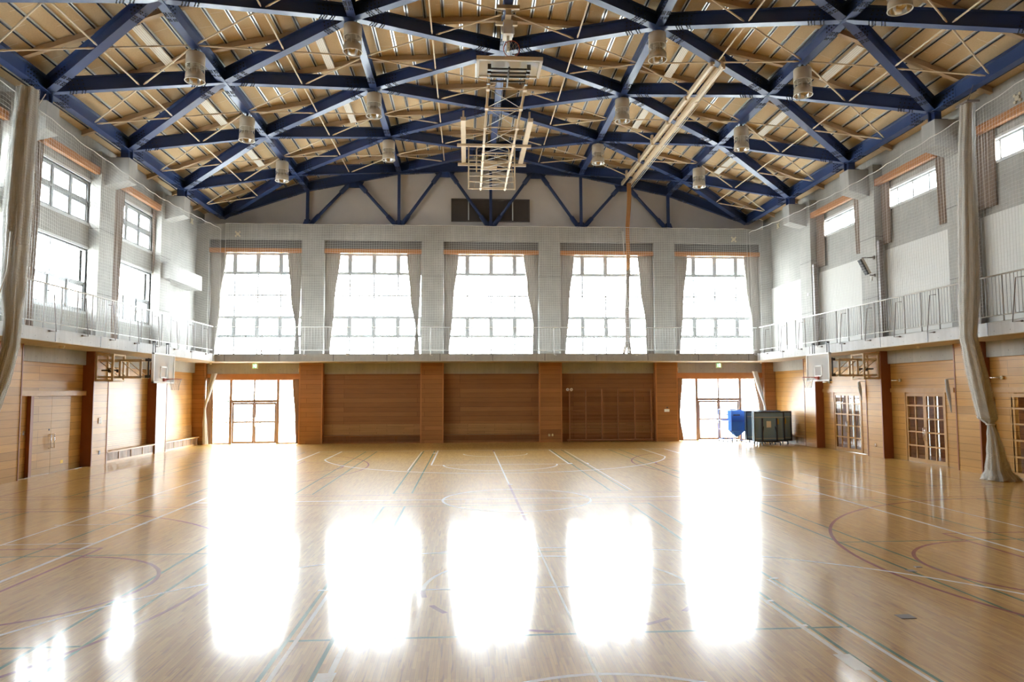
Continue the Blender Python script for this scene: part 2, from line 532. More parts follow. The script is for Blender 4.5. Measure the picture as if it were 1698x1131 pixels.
class MB:
    def __init__(self):
        self.v, self.f, self.mi, self.sm = [], [], [], []

    def face(self, idx, mi=0, sm=False):
        self.f.append(idx)
        self.mi.append(mi)
        self.sm.append(sm)

    def box(self, x0, x1, y0, y1, z0, z1, mi=0):
        if x0 > x1: x0, x1 = x1, x0
        if y0 > y1: y0, y1 = y1, y0
        if z0 > z1: z0, z1 = z1, z0
        n = len(self.v)
        self.v += [(x0, y0, z0), (x1, y0, z0), (x1, y1, z0), (x0, y1, z0), (x0, y0, z1), (x1, y0, z1), (x1, y1, z1), (x0, y1, z1)]
        for q in ((0, 3, 2, 1), (4, 5, 6, 7), (0, 1, 5, 4), (1, 2, 6, 5), (2, 3, 7, 6), (3, 0, 4, 7)):
            self.face([n+i for i in q], mi)
        return self

    def bar(self, p0, p1, w, h, up=(0, 0, 1), mi=0):
        """rectangular bar along p0-p1; w across, h along the up side"""
        d = vnorm(vsub(p1, p0))
        s = _cross(d, up)
        if vlen(s) < 1e-4:
            s = _cross(d, (0, 1, 0))
        s = vnorm(s)
        u = _cross(s, d)
        n = len(self.v)
        for p in (p0, p1):
            for a, b in ((-1, -1), (1, -1), (1, 1), (-1, 1)):
                self.v.append(vadd(p, vadd(vmul(s, a*w/2), vmul(u, b*h/2))))
        for q in ((0, 1, 2, 3), (7, 6, 5, 4), (0, 4, 5, 1), (1, 5, 6, 2), (2, 6, 7, 3), (3, 7, 4, 0)):
            self.face([n+i for i in q], mi)
        return self

    def tube(self, pts, r, n=8, cap=True, mi=0, sm=True):
        """round tube along a polyline; r a number or one radius per point"""
        pts = [tuple(p) for p in pts]
        rs = r if isinstance(r, (list, tuple)) else [r]*len(pts)
        base = len(self.v)
        ref = None
        for i, p in enumerate(pts):
            a = pts[max(i-1, 0)]
            b = pts[min(i+1, len(pts)-1)]
            d = vnorm(vsub(b, a))
            if ref is None:
                ref = (0, 0, 1) if abs(d[2]) < .9 else (1, 0, 0)
            s = _cross(d, ref)
            if vlen(s) < 1e-5:
                s = _cross(d, (0, 1, 0))
            s = vnorm(s)
            u = _cross(s, d)
            ref = u
            for k in range(n):
                t = 2*pi*k/n
                self.v.append(vadd(p, vadd(vmul(s, rs[i]*cos(t)), vmul(u, rs[i]*sin(t)))))
        for i in range(len(pts)-1):
            for k in range(n):
                a = base+i*n+k
                b = base+i*n+(k+1) % n
                self.face([a, a+n, b+n, b], mi, sm)
        if cap:
            self.face([base+k for k in range(n)], mi)
            self.face([base+(len(pts)-1)*n+k for k in range(n-1, -1, -1)], mi)
        return self

    def lathe(self, prof, c=(0, 0, 0), n=24, mi=0, sm=True):
        """profile of (radius, z) spun about the vertical through c"""
        base = len(self.v)
        for r, z in prof:
            for k in range(n):
                t = 2*pi*k/n
                self.v.append((c[0]+r*cos(t), c[1]+r*sin(t), c[2]+z))
        for i in range(len(prof)-1):
            for k in range(n):
                a = base+i*n+k
                b = base+i*n+(k+1) % n
                self.face([a, b, b+n, a+n], mi, sm)
        return self

    def ring(self, c, R, r, ax=(0, 0, 1), n=28, m=6, mi=0):
        a = vnorm(ax)
        s = _cross(a, (0, 1, 0) if abs(a[1]) < .9 else (1, 0, 0))
        s = vnorm(s)
        u = _cross(a, s)
        base = len(self.v)
        for i in range(n):
            t = 2*pi*i/n
            d = vadd(vmul(s, cos(t)), vmul(u, sin(t)))
            for k in range(m):
                q = 2*pi*k/m
                self.v.append(vadd(c, vadd(vmul(d, R+r*cos(q)), vmul(a, r*sin(q)))))
        for i in range(n):
            for k in range(m):
                self.face([base+i*m+k, base+((i+1) % n)*m+k, base+((i+1) % n)*m+(k+1) % m, base+i*m+(k+1) % m], mi, True)
        return self

    def grid(self, rows, mi=0, sm=True, closed=False):
        """surface through rows of points"""
        base = len(self.v)
        n = len(rows[0])
        for r in rows:
            self.v += [tuple(p) for p in r]
        for i in range(len(rows)-1):
            for k in range(n if closed else n-1):
                a, b = base+i*n+k, base+i*n+(k+1) % n
                self.face([a, b, b+n, a+n], mi, sm)
        return self

    def prism(self, poly, axis, a, b, mi=0):
        """extrude a polygon of 2D points along an axis (0 x, 1 y, 2 z) from a to b"""
        n = len(poly)
        base = len(self.v)

        def P(q, t):
            l = [q[0], q[1]]
            l.insert(axis, t)
            return tuple(l)
        self.v += [P(q, a) for q in poly]+[P(q, b) for q in poly]
        for k in range(n):
            self.face([base+k, base+(k+1) % n, base+n+(k+1) % n, base+n+k], mi)
        self.face([base+k for k in range(n-1, -1, -1)], mi)
        self.face([base+n+k for k in range(n)], mi)
        return self


def _mesh(name, mb, mats, off):
    me = bpy.data.meshes.new(name)
    me.from_pydata([(p[0]-off[0], p[1]-off[1], p[2]-off[2]) for p in mb.v], [], mb.f)
    for m in mats:
        me.materials.append(M[m])
    me.polygons.foreach_set('material_index', mb.mi)
    me.polygons.foreach_set('use_smooth', mb.sm)
    me.update()
    return me


def root_of(o):
    while o.parent:
        o = o.parent
    return o


def obj(name, mb, mats, parent=None, label=None):
    """ONE mesh object; its points are given in hall coordinates"""
    if isinstance(mats, str):
        mats = (mats,)
    if parent is None:
        xs = [p[0] for p in mb.v]
        ys = [p[1] for p in mb.v]
        zs = [p[2] for p in mb.v]
        off = ((min(xs)+max(xs))/2, (min(ys)+max(ys))/2, min(zs))
    else:
        off = tuple(root_of(parent).location)
    o = bpy.data.objects.new(name, _mesh(name, mb, mats, off))
    COL.objects.link(o)
    if parent is None:
        o.location = off
    else:
        o.parent = parent
    if label:
        o['label'] = label
    return o


def tag(o, label, cat, group=None, kind=None):
    o['label'] = label
    o['category'] = cat
    if group:
        o['group'] = group
    if kind:
        o['kind'] = kind
    return o


def thing(name, loc, label, cat, group=None, kind=None):
    o = bpy.data.objects.new(name, None)
    o.empty_display_size = .2
    COL.objects.link(o)
    o.location = loc
    return tag(o, label, cat, group, kind)


def struct(name, mb, mats, label=None, cat=None, parent=None, group=None):
    o = obj(name, mb, mats, parent)
    if parent is None:
        o['kind'] = 'structure'
        if label:
            o['label'] = label
            o['category'] = cat or 'building part'
        if group:
            o['group'] = group
    return o


def dup(root, loc, label=None, group=None):
    """a copy of a thing with copies of its parts and sub-parts"""
    r = root.copy()
    COL.objects.link(r)
    r.location = loc
    if label: r['label'] = label
    if group: r['group'] = group

    def kids(o, p):
        for ch in list(o.children):
            c = ch.copy()
            COL.objects.link(c)
            c.parent = p
            kids(ch, c)
    kids(root, r)
    return r


ORD = ['first', 'second', 'third', 'fourth', 'fifth', 'sixth', 'seventh', 'eighth', 'ninth', 'tenth', 'eleventh', 'twelfth',
       'thirteenth', 'fourteenth', 'fifteenth', 'sixteenth', 'seventeenth', 'eighteenth']


def project(p):
    d = vsub(p, CAM)
    w = sum(d[i]*_FW[i] for i in range(3))
    if w < .2:
        return None
    return (849+FPX*sum(d[i]*_RT[i] for i in range(3))/w, 565.5-FPX*sum(d[i]*_UP[i] for i in range(3))/w)


def seen(p0, p1, pad=25):
    """does the photo's frame (with a margin) hold any point between p0 and p1"""
    for i in range(13):
        q = project(lerp(p0, p1, i/12))
        if q and -pad < q[0] < 1698+pad and -pad < q[1] < 1131+pad:
            return True
    return False


# ------------------------------------------------------------------ main dimensions
XW, XR_ = 14.82, 15.20          # pillar faces and recessed wall faces of the side walls
YP, YR = 37.27, 37.65           # the same for the far wall
ZG0, ZG1 = 4.15, 4.53           # gallery slab
GX, GY = 13.55, 35.6            # gallery front edges
YN = -3.0                       # wall behind the camera
ZT = 12.08                      # side wall top


def wall_cells(mb, axis, plane, thick, u0, u1, v0, v1, holes, mi=0):
    """wall slab with rectangular openings; axis 0: plane is x and u is y, axis 1: plane is y and u is x"""
    us = sorted({u0, u1, *[c for h in holes for c in h[:2] if u0 < c < u1]})
    vs = sorted({v0, v1, *[c for h in holes for c in h[2:] if v0 < c < v1]})
    for a, b in zip(us, us[1:]):
        run = None
        for c, d in zip(vs, vs[1:]):
            um, vm = (a+b)/2, (c+d)/2
            hole = any(h[0] < um < h[1] and h[2] < vm < h[3] for h in holes)
            if not hole:
                run = [run[0], d] if run else [c, d]
            if (hole or d == vs[-1]) and run:
                if axis == 0: mb.box(plane, plane+thick, a, b, run[0], run[1], mi)
                else: mb.box(a, b, plane, plane+thick, run[0], run[1], mi)
                run = None


# ================================================================== FLOOR
fl = MB()
fl.box(-15.6, 15.6, YN, 38.2, -.12, 0)
floor = struct('floor', fl, 'floor', 'glossy wooden gym floor with white, red and green court lines', 'floor')


def line_seg(mb, p, q, w, z):
    z = paint_z(z)
    d = vnorm((q[0]-p[0], q[1]-p[1], 0))
    s = (-d[1]*w/2, d[0]*w/2)
    n = len(mb.v)
    for a, b in ((p, -1), (q, -1), (q, 1), (p, 1)):
        mb.v.append((a[0]+s[0]*b, a[1]+s[1]*b, z))
    mb.face([n, n+1, n+2, n+3])


def line_arc(mb, c, r, a0, a1, w, z, dash=None):
    z = paint_z(z)
    n = max(8, int(abs(a1-a0)*r/.18))
    for i in range(n):
        if dash and (i//dash) % 2:
            continue
        t0, t1 = a0+(a1-a0)*i/n, a0+(a1-a0)*(i+1)/n
        b = len(mb.v)
        for t, rr in ((t0, r-w/2), (t0, r+w/2), (t1, r+w/2), (t1, r-w/2)) if a1 > a0 else ((t0, r-w/2), (t1, r-w/2), (t1, r+w/2), (t0, r+w/2)):
            mb.v.append((c[0]+rr*cos(t), c[1]+rr*sin(t), z))
        mb.face([b, b+1, b+2, b+3])


W_, R_, G_ = MB(), MB(), MB()
zw, zr, zg = 3, 2, 1              # paint order: white over red over green
_coat = {1: [.00010], 2: [.00035], 3: [.00060]}


def paint_z(z):
    """every stroke of paint lies a hair above the one before it"""
    if z in _coat:
        _coat[z][0] += 4e-6
        return _coat[z][0]
    return z


cxl = -.08
for x in (-7.8, 7.72):
    line_seg(W_, (x, 2.9), (x, 32.4), .07, zw)
for y in (2.9, 32.4, 17.72):
    line_seg(W_, (-7.8, y), (7.72, y), .06, zw)
line_arc(W_, (-.08, 17.62), 1.8, 0, 2*pi, .06, zw)
for base, sg in ((32.4, -1), (2.9, 1)):
    ft = 26.05 if sg < 0 else 9.74
    for x in (-2.57, 2.42):
        line_seg(W_, (x, base), (x, ft), .06, zw)
    line_seg(W_, (-2.57, ft), (2.42, ft), .06, zw)
    a0 = pi if sg < 0 else 0
    line_arc(W_, (cxl, ft), 1.8 if sg > 0 else 2.05, a0, a0+pi, .06, zw)
    if sg > 0:
        line_arc(R_, (cxl, ft), 1.8, pi, 2*pi, .07, zr, 2)
    cc = 30.2 if sg < 0 else 5.1
    R3 = 6.95 if sg < 0 else 7.05
    da = math.acos(6.75/R3)
    if sg < 0: line_arc(W_, (cxl, cc), R3, pi+da, 2*pi-da, .06, zw)
    else: line_arc(W_, (cxl, cc), R3, da, pi-da, .06, zw)
    for x in (-6.83, 6.7):
        line_seg(W_, (x, base), (x, cc-sg*0 + sg*sin(da)*R3), .06, zw)
    if sg < 0: line_arc(W_, (cxl, 30.6), 1.35, pi, 2*pi, .06, zw)
    else: line_arc(W_, (cxl, 5.06), 1.7, 0, pi, .06, zw)
for x0, x1, y0, y1 in ((2.33, 2.50, 6.67, 7.08), (-2.69, -2.52, 6.6, 6.97), (-2.75, -2.56, 31.0, 31.3), (2.42, 2.56, 26.05, 26.3), (2.38, 2.5, 7.93, 7.99),
                       (2.39, 2.52, 8.87, 8.93), (2.93, 3.05, 9.92, 9.97), (-3.27, -3.12, 9.79, 9.84), (-.16, -.0, 20.4, 20.5), (-.16, .0, 15.4, 15.5), (3.1, 3.16, 26, 26.3)):
    W_.box(x0, x1, y0, y1, 0.0001, .0012)
line_seg(W_, (cxl-.02, 20.6), (cxl-.02, 31.7), .05, zw)
line_seg(W_, (cxl-.02, 4.0), (cxl-.02, 14.6), .03, zw)
line_seg(R_, (cxl-.02, 14.7), (cxl-.02, 20.6), .06, zr)
line_seg(R_, (cxl-.02, 31.0), (cxl-.02, 32.3), .07, zr)
line_seg(W_, (-3.1, 3.5), (-3.1, 9.7), .05, zw)
line_seg(W_, (2.885, 3.5), (2.885, 9.9), .05, zw)
line_seg(W_, (-3.27, 24.3), (-3.27, 32.0), .03, zw)
line_seg(W_, (3.08, 19.0), (3.08, 32.0), .03, zw)
for x in (-9.36, 9.3):                                              # lengthwise volleyball court
    line_seg(W_, (x, 13.1), (x, 22.4), .045, zw)
line_seg(W_, (-9.36, 13.15), (-7.8, 13.15), .045, zw)
line_seg(W_, (-9.5, 15.0), (-7.7, 15.0), .035, zw)
for s, xf in ((-1, -7.48), (1, 7.40)):                              # crosswise basketball courts, dark red
    for yc in (10.25, 25.6):
        a0 = -pi/2 if s < 0 else pi/2
        line_arc(R_, (xf, yc), 1.83, a0, a0+pi, .06, zr)
        line_seg(R_, (xf, yc-2.5), (xf, yc+2.5), .055, zr)
        for dy in (-2.5, 2.5):
            line_seg(R_, (xf, yc+dy), (s*13.2, yc+dy), .055, zr)
        line_arc(R_, (s*11.3, yc), 6.5, a0, a0+pi, .06, zr)
        for dy in (-6.5, 6.5):
            line_seg(R_, (s*11.3, yc+dy), (s*13.2, yc+dy), .055, zr)
    line_seg(R_, (s*13.2, 2.9), (s*13.2, 17.1), .05, zr)
    line_seg(R_, (s*13.2, 18.6), (s*13.2, 32.6), .05, zr)
for y in (17.1, 18.6):
    line_seg(R_, (-13.2, y), (13.2, y), .045, zr)
for y0, y1 in ((3.3, 16.75), (18.9, 32.3)):                         # badminton courts, green
    for x in (-3.2, -2.72, 2.5, 2.96, -5.75, -5.27, 5.13, 5.6, -8.43, 8.35, -11.0, 11.0, -11.45, 11.5):
        line_seg(G_, (x, y0), (x, y1), .045, zg)
    yc = (y0+y1)/2
    for x0, x1 in ((-3.2, 2.96), (-11.4, -5.3), (5.13, 11.4)):
        for y in (y0, y1, yc-2.15, yc+2.15):
            if abs(y-yc) < 3 and x0 > -4 and x0 < 0 and y > yc and y0 < 5:
                line_seg(G_, (-2.0, y-.3), (1.9, y-.3), .04, zg)
                continue
            line_seg(G_, (x0, y), (x1, y), .045, zg)
for nm, mb_, mt in (('white_court_marking', W_, 'line_white'), ('red_court_marking', R_, 'line_red'), ('green_court_marking', G_, 'line_green')):
    o = obj(nm, mb_, mt, floor)
    o['label'] = {'w': 'white painted court lines', 'r': 'dark red painted court lines', 'g': 'green painted court lines'}[nm[0]]
pl_ = MB()
pl_.box(3.68, 3.86, 8.09, 8.24, .0005, .005)
tag(obj('floor_socket_plate', pl_, 'plate_grey'), 'grey metal socket cover in the bare boards, right foreground', 'floor plate', 'grey metal floor covers')
pl_ = MB()
pl_.box(5.08, 5.20, 10.13, 10.24, .0005, .006)
tag(obj('floor_socket_plate', pl_, 'plate_grey'), 'small grey cover touching a green line and white arc on right', 'floor plate', 'grey metal floor covers')
pl_ = MB()
pl_.box(5.33, 5.43, 10.36, 10.43, .0005, .006)
tag(obj('floor_socket_plate', pl_, 'plate_grey'), 'smallest grey cover, just beyond the white arc on right', 'floor plate', 'grey metal floor covers')

# ================================================================== CEILING
DECK = [(-15.55, 12.02), (-14.17, 12.52), (-9.81, 14.12), (-4.94, 15.17), (0, 15.48), (4.94, 15.17), (9.81, 14.12), (14.17, 12.52), (15.55, 12.02)]


def pw(nodes, x):
    for (x0, z0), (x1, z1) in zip(nodes, nodes[1:]):
        if x <= x1 or (x1, z1) == nodes[-1]:
            return z0+(z1-z0)*(x-x0)/(x1-x0)


ce = MB()
for (x0, z0), (x1, z1) in zip(DECK, DECK[1:]):
    ce.prism([(x0, z0), (x1, z1), (x1, z1+.12), (x0, z0+.12)], 1, YN, 38.8, 0)
arc, xa_ = .30, 0.0
while True:
    # strips every 605 mm along the slope, both sides of the ridge
    d_, x = 0.0, 0.0
    for (x0, z0), (x1, z1) in zip(DECK[4:], DECK[5:]):
        ln = hypot(x1-x0, z1-z0)
        if d_+ln >= arc:
            x = x0+(x1-x0)*(arc-d_)/ln
            break
        d_ += ln
    else:
        break
    for sg in (-1, 1):
        xx, z = sg*x, pw(DECK, x)
        ce.box(xx-.02, xx+.02, 12, 38.4, z-.05, z+.02, 1)
        ce.box(xx-.066, xx-.02, 12, 38.4, z-.022, z+.02, 2)
        ce.box(xx+.02, xx+.066, 12, 38.4, z-.022, z+.02, 2)
    arc += .605
struct('ceiling', ce, ('deck', 'strip_dark', 'strip_light'), 'tan fibre-board gym ceiling with dark strips between its boards', 'ceiling')

# ---- steel roof lattice
L0 = 22.19
LINES = [(-14.17, 11.81), (-9.81, 13.41), (-4.94, 14.46), (0.0, 14.77), (4.94, 14.46), (9.81, 13.41), (14.17, 11.81)]
YG = 38.1


def node(j, k):
    """node k of lengthwise line j; odd lines sit half a bay nearer"""
    y = L0+BAY*(k-(.5 if j % 2 else 0))
    return (LINES[j][0], min(y, YG), LINES[j][1])


def ibeam(mb, p0, p1, h=.46, w=.27, bolts=True):
    d = vnorm(vsub(p1, p0))
    s = vnorm(_cross(d, (0, 0, 1)))
    u = _cross(s, d)

    def up(p, k):
        return vadd(p, vmul(u, k))
    mb.bar(up(p0, .012), up(p1, .012), w, .024, u, 0)
    mb.bar(up(p0, h/2), up(p1, h/2), .03, h-.03, u, 0)
    mb.bar(up(p0, h-.012), up(p1, h-.012), w, .024, u, 0)
    if bolts:
        ln = vlen(vsub(p1, p0))
        for t0 in (.62, ln-.62-.42):
            for a in range(6):
                if a == 3: continue
                for b in (-1, 1):
                    for c in (.34, .78):
                        q = vadd(vadd(p0, vmul(d, t0+a*.085)), vmul(s, b*c*w/2))
                        mb.bar(up(q, -.022), up(q, .0), .03, .03, d, 1)
        q0 = vadd(p0, vmul(d, .60))
        for e in (p0, p1):
            sg = 1 if e is p0 else -1
            a, b = vadd(e, vmul(d, sg*.55)), vadd(e, vmul(d, sg*1.15))
            mb.bar(up(a, .23), up(b, .23), .05, .34, u, 0)
            for r_ in range(3):
                for c_ in range(4):
                    q = up(vadd(a, vmul(d, sg*(.08+c_*.14))), .11+r_*.12)
                    mb.bar(vadd(q, vmul(s, -.055)), vadd(q, vmul(s, .055)), .035, .035, u, 1)


BEAMS = 'navy steel beams of the roof lattice'
mids = {}


def add_beam(p0, p1, label):
    mb = MB()
    ibeam(mb, p0, p1)
    struct('roof_beam', mb, ('blue_steel', 'bolt'), label, 'beam', group=BEAMS)


KN = range(-2, 4)
for j in range(7):
    for k in KN:
        a, b = node(j, k), node(j, k+1)
        if b[1]-a[1] > .5 and seen(a, b):
            add_beam(a, b, 'navy steel roof beam running lengthwise between two roof joints')
for j in range(6):
    for k in KN:
        a = node(j, k)
        for kk in ((k, k+1) if j % 2 == 0 else (k-1, k)):
            b = node(j+1, kk)
            if abs(a[1]-b[1]) < .3 or (a[1] >= YG-.01 and b[1] >= YG-.01):
                continue
            if kk < -2 or kk > 3: continue
            if seen(a, b):
                add_beam(a, b, 'navy steel roof beam crossing the roof at a slant')
# thin beige rods joining the middles of neighbouring beams
RODS = 'beige bracing rods of the roof'


def rod(a, b):
    d = vnorm(vsub(b, a))
    a2, b2 = vadd(a, vmul(d, .14)), vadd(b, vmul(d, -.14))
    mb = MB()
    mb.tube([a2, vadd(a2, vmul(d, .16)), vadd(a2, vmul(d, .24)), vadd(b2, vmul(d, -.24)), vadd(b2, vmul(d, -.16)), b2],
            [.018, .036, .027, .027, .036, .018], 7)
    struct('roof_brace_rod', mb, 'beige_steel', 'thin beige bracing rod between the middles of two navy beams', 'rod', group=RODS)


def mid(a, b):
    q = lerp(a, b, .5)
    return (q[0], q[1], q[2]+.07)


for j in range(6):
    for k in KN:
        tris = []
        a0, a1 = node(j, k), node(j, k+1)
        if j % 2 == 0:
            tris = [(a0, a1, node(j+1, k+1)), (node(j+1, k), node(j+1, k+1), a0)]
        else:
            tris = [(a0, a1, node(j+1, k)), (node(j+1, k-1), node(j+1, k), a0)]
        for t in tris:
            if max(q[1] for q in t) >= YG-.01 and sum(q[1] >= YG-.01 for q in t) > 1:
                continue
            if any(q[1] < L0-2.6*BAY for q in t): continue
            ms = (mid(t[0], t[1]), mid(t[1], t[2]), mid(t[2], t[0]))
            for a, b in ((ms[0], ms[1]), (ms[1], ms[2]), (ms[2], ms[0])):
                if seen(a, b):
                    rod(a, b)
# purlins across the hall under the deck
for k in range(-2, 7):
    y = L0+1.325+2.651*(k-1)
    if y < 15.5 or y > 38: continue
    mb = MB()
    for (x0, z0), (x1, z1) in zip(DECK, DECK[1:]):
        mb.prism([(x0, z0-.20), (x1, z1-.20), (x1, z1-.02), (x0, z0-.02)], 1, y-.05, y+.05)
        mb.prism([(x0, z0-.22), (x1, z1-.22), (x1, z1-.20), (x0, z0-.20)], 1, y-.08, y+.08)
    struct('roof_purlin', mb, 'purlin', 'beige purlin crossing the whole hall under the ceiling boards', 'beam', group='beige purlins under the ceiling')
# bearings and corbels under the eaves
for s in (-1, 1):
    for k in range(-2, 3):
        y = L0+BAY*k
        if not seen((s*14, y, 11.2), (s*14, y, 10.5)): continue
        mb = MB()
        xi, xo = s*13.98, s*15.3
        mb.prism([(xo, 10.28), (xi, 10.62), (xi, 11.48), (xo, 11.48)], 1, y-.34, y+.34)
        struct('corbel', mb, 'concrete_plain', 'square concrete corbel under the eaves beam', 'corbel', group='concrete corbels under the eaves')
        mb = MB()
        mb.box(s*14.05, s*14.5, y-.25, y+.25, 11.48, 11.53)
        mb.box(s*14.1, s*14.34, y-.16, y+.16, 11.53, 11.83)
        mb.box(s*14.0, s*14.45, y-.02, y+.02, 11.53, 11.9)
        struct('beam_bearing', mb, 'blue_steel', 'blue steel bearing block between corbel and roof joint', 'bearing', group='roof bearings')

# ---- gable truss in front of the far wall
CH = [(-14.17, 11.85), (-9.81, 13.37), (-4.94, 14.38), (0, 14.66), (4.94, 14.38), (9.81, 13.37), (14.17, 11.85)]
for (x0, z0), (x1, z1) in zip(CH, CH[1:]):
    mb = MB()
    ibeam(mb, (x0, YG, z0), (x1, YG, z1), .5, .22)
    struct('gable_beam', mb, ('navy_pipe', 'bolt'), 'dark navy beam along the slope over the far wall', 'beam', group='gable truss members')
for x in (-9.78, -4.94, 0, 4.94, 9.78):
    mb = MB()
    zt_ = pw(CH, x)
    mb.bar((x, YG, 11.40), (x, YG, zt_+.02), .15, .15, (0, 1, 0))
    mb.box(x-.35, x+.35, YG-.12, YG+.12, 11.372, 11.42)
    mb.prism([(x-.3, 11.42), (x+.3, 11.42), (x+.14, 11.85), (x-.14, 11.85)], 1, YG-.02, YG+.02)
    struct('gable_post', mb, 'navy_pipe', 'dark navy upright of the gable truss on the far wall', 'post', group='gable truss members')
GB = [-9.78, -4.94, 0, 4.94, 9.78]


def gable_pipe(xb, xt):
    zt_ = pw(CH, xt)
    a, b = (xb+(.1 if xt > xb else -.1), YG, 11.52), (xt, YG, zt_+.02)
    d = vnorm(vsub(b, a))
    mb = MB()
    mb.tube([a, b], .085, 10)
    mb.bar(vadd(a, vmul(d, .1)), vadd(a, vmul(d, .8)), .05, .30, (0, 1, 0)) if False else None
    mb.tube([vadd(a, vmul(d, .15)), vadd(a, vmul(d, .75))], .125, 10)
    mb.tube([vadd(b, vmul(d, -.75)), vadd(b, vmul(d, -.15))], .125, 10)
    struct('gable_diagonal', mb, 'navy_pipe', 'dark navy diagonal pipe of the gable truss', 'pipe', group='gable truss members')


for i, x in enumerate(GB):
    for sg in (-1, 1):
        xt = x+sg*2.25
        if abs(xt) < 9.9:
            gable_pipe(x, xt)
for xt in (-7.36, -2.47, 2.47, 7.36):
    mb = MB()
    z = pw(CH, xt)
    mb.prism([(xt-.55, z-(.12 if xt < 0 else -.12)*.5), (xt+.55, z+(.12 if xt < 0 else -.12)*.5), (xt+.38, z-.28), (xt-.38, z-.28)], 1, YG-.025, YG+.025)
    struct('gable_gusset', mb, 'navy_pipe', 'navy gusset plate where two diagonals meet the sloping beam', 'plate', group='gable truss members')

# ================================================================== FAR WALL
fw = MB()
wx = [(i-2)*S_FAR for i in range(5)]
bays = [(-14.57, -9.85), (-8.71, -3.66), (-2.52, 2.52), (3.66, 8.71), (9.85, 14.57)]
holes_up = [(a-.02, b+.02, ZG1, 9.98) for a, b in bays]
wall_cells(fw, 1, YR, .4, -15.6, 15.6, ZG0, 10.57, holes_up, 0)
fw.box(-15.6, 15.6, YP, 38.3, 10.57, 11.37, 0)                      # beam under the gable
for x in PIL_X:
    fw.box(x-.57, x+.57, YP, YR, ZG1, 10.57, 0)
for s in (-1, 1):
    fw.box(s*14.57, s*15.6, YP, YR, ZG1, 10.57, 0)
    for (a, b) in (bays[0],):
        fw.box(s*9.85, s*15.2, YR-.03, YR+.02, 3.60, ZG0, 0)
for a, b in bays[1:4]:
    fw.box(a, b, YR-.03, YR+.02, 3.58, ZG0, 0)
for x in PIL_X:
    fw.box(x-.572, x+.572, YP-.003, YR, 8.69, 8.715, 1)
struct('wall_far', fw, ('concrete', 'recess_grey'), 'concrete far wall with four wide piers between tall windows', 'wall')
ga = MB()
gp = [(-15.55, 11.2)]+[(x, z+.02) for x, z in DECK]+[(15.55, 11.2)]
ga.prism(gp, 1, 38.35, 38.6)
struct('wall_gable', ga, 'plaster', 'plain beige plastered gable above the far windows', 'wall')
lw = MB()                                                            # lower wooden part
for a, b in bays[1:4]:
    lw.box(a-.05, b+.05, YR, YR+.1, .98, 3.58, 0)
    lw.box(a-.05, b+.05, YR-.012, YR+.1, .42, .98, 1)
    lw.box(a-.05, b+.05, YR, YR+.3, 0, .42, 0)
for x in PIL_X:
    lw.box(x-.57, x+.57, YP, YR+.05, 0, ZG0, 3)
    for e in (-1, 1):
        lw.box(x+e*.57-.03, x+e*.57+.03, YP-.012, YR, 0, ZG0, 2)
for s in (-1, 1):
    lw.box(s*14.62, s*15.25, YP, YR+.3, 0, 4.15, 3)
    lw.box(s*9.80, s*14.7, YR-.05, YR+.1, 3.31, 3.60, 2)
struct('wall_far_lower', lw, ('wood_shaded', 'wood_shaded_band', 'wood_trim', 'wood_pier'), 'brown plank cladding of the far wall under the gallery', 'wall')
# low vent benches at the foot of the two middle bays
for a, b, w in ((*bays[1], 'left'), (*bays[2], 'middle')):
    t = thing('vent_bench', ((a+b)/2, YR-.16, 0), 'low brown slatted vent bench at the foot of the far wall, %s of the two' % ('left' if w == 'left' else 'right'), 'bench', 'low vent benches')
    mb = MB()
    mb.box(a, b, YR-.27, YR-.02, .36, .41)
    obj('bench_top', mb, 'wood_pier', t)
    mb = MB()
    mb.box(a, b, YR-.23, YR-.05, 0, .07)
    for i in range(5):
        x = a+(b-a)*i/4
        mb.box(max(a, x-.025), min(b, x+.025), YR-.24, YR-.05, .07, .36)
    obj('bench_frame', mb, 'wood_shaded', t)
    mb = MB()
    n = int((b-a)/.055)
    for i in range(n):
        x = a+(i+.5)*(b-a)/n
        mb.box(x-.016, x+.016, YR-.225, YR-.15, .07, .36)
    mb.box(a, b, YR-.14, YR-.12, .07, .36)
    obj('slat_panel', mb, 'wood_shaded', t)
# louvre in the gable
t = thing('gable_louver', (0, 38.3, 11.88), 'wide dark louvered vent low in the middle of the gable', 'vent')
mb = MB()
mb.box(-2.14, 2.14, 38.22, 38.36, 11.86, 11.93); mb.box(-2.14, 2.14, 38.22, 38.36, 13.05, 13.12)
for x in (-2.14, 2.08): mb.box(x, x+.06, 38.22, 38.36, 11.9, 13.1)
obj('frame', mb, 'louver', t)
for x in (-1.2, 1.2):
    mb = MB()
    mb.box(x-.03, x+.03, 38.2, 38.34, 11.93, 13.05)
    obj('divider', mb, 'pale_frame', t)
mb = MB()
for i in range(62):
    x = -2.05+i*.067
    mb.box(x, x+.04, 38.26, 38.33, 11.93, 13.05)
mb.box(-2.1, 2.1, 38.33, 38.345, 11.93, 13.05)
obj('slat_panel', mb, 'louver', t)


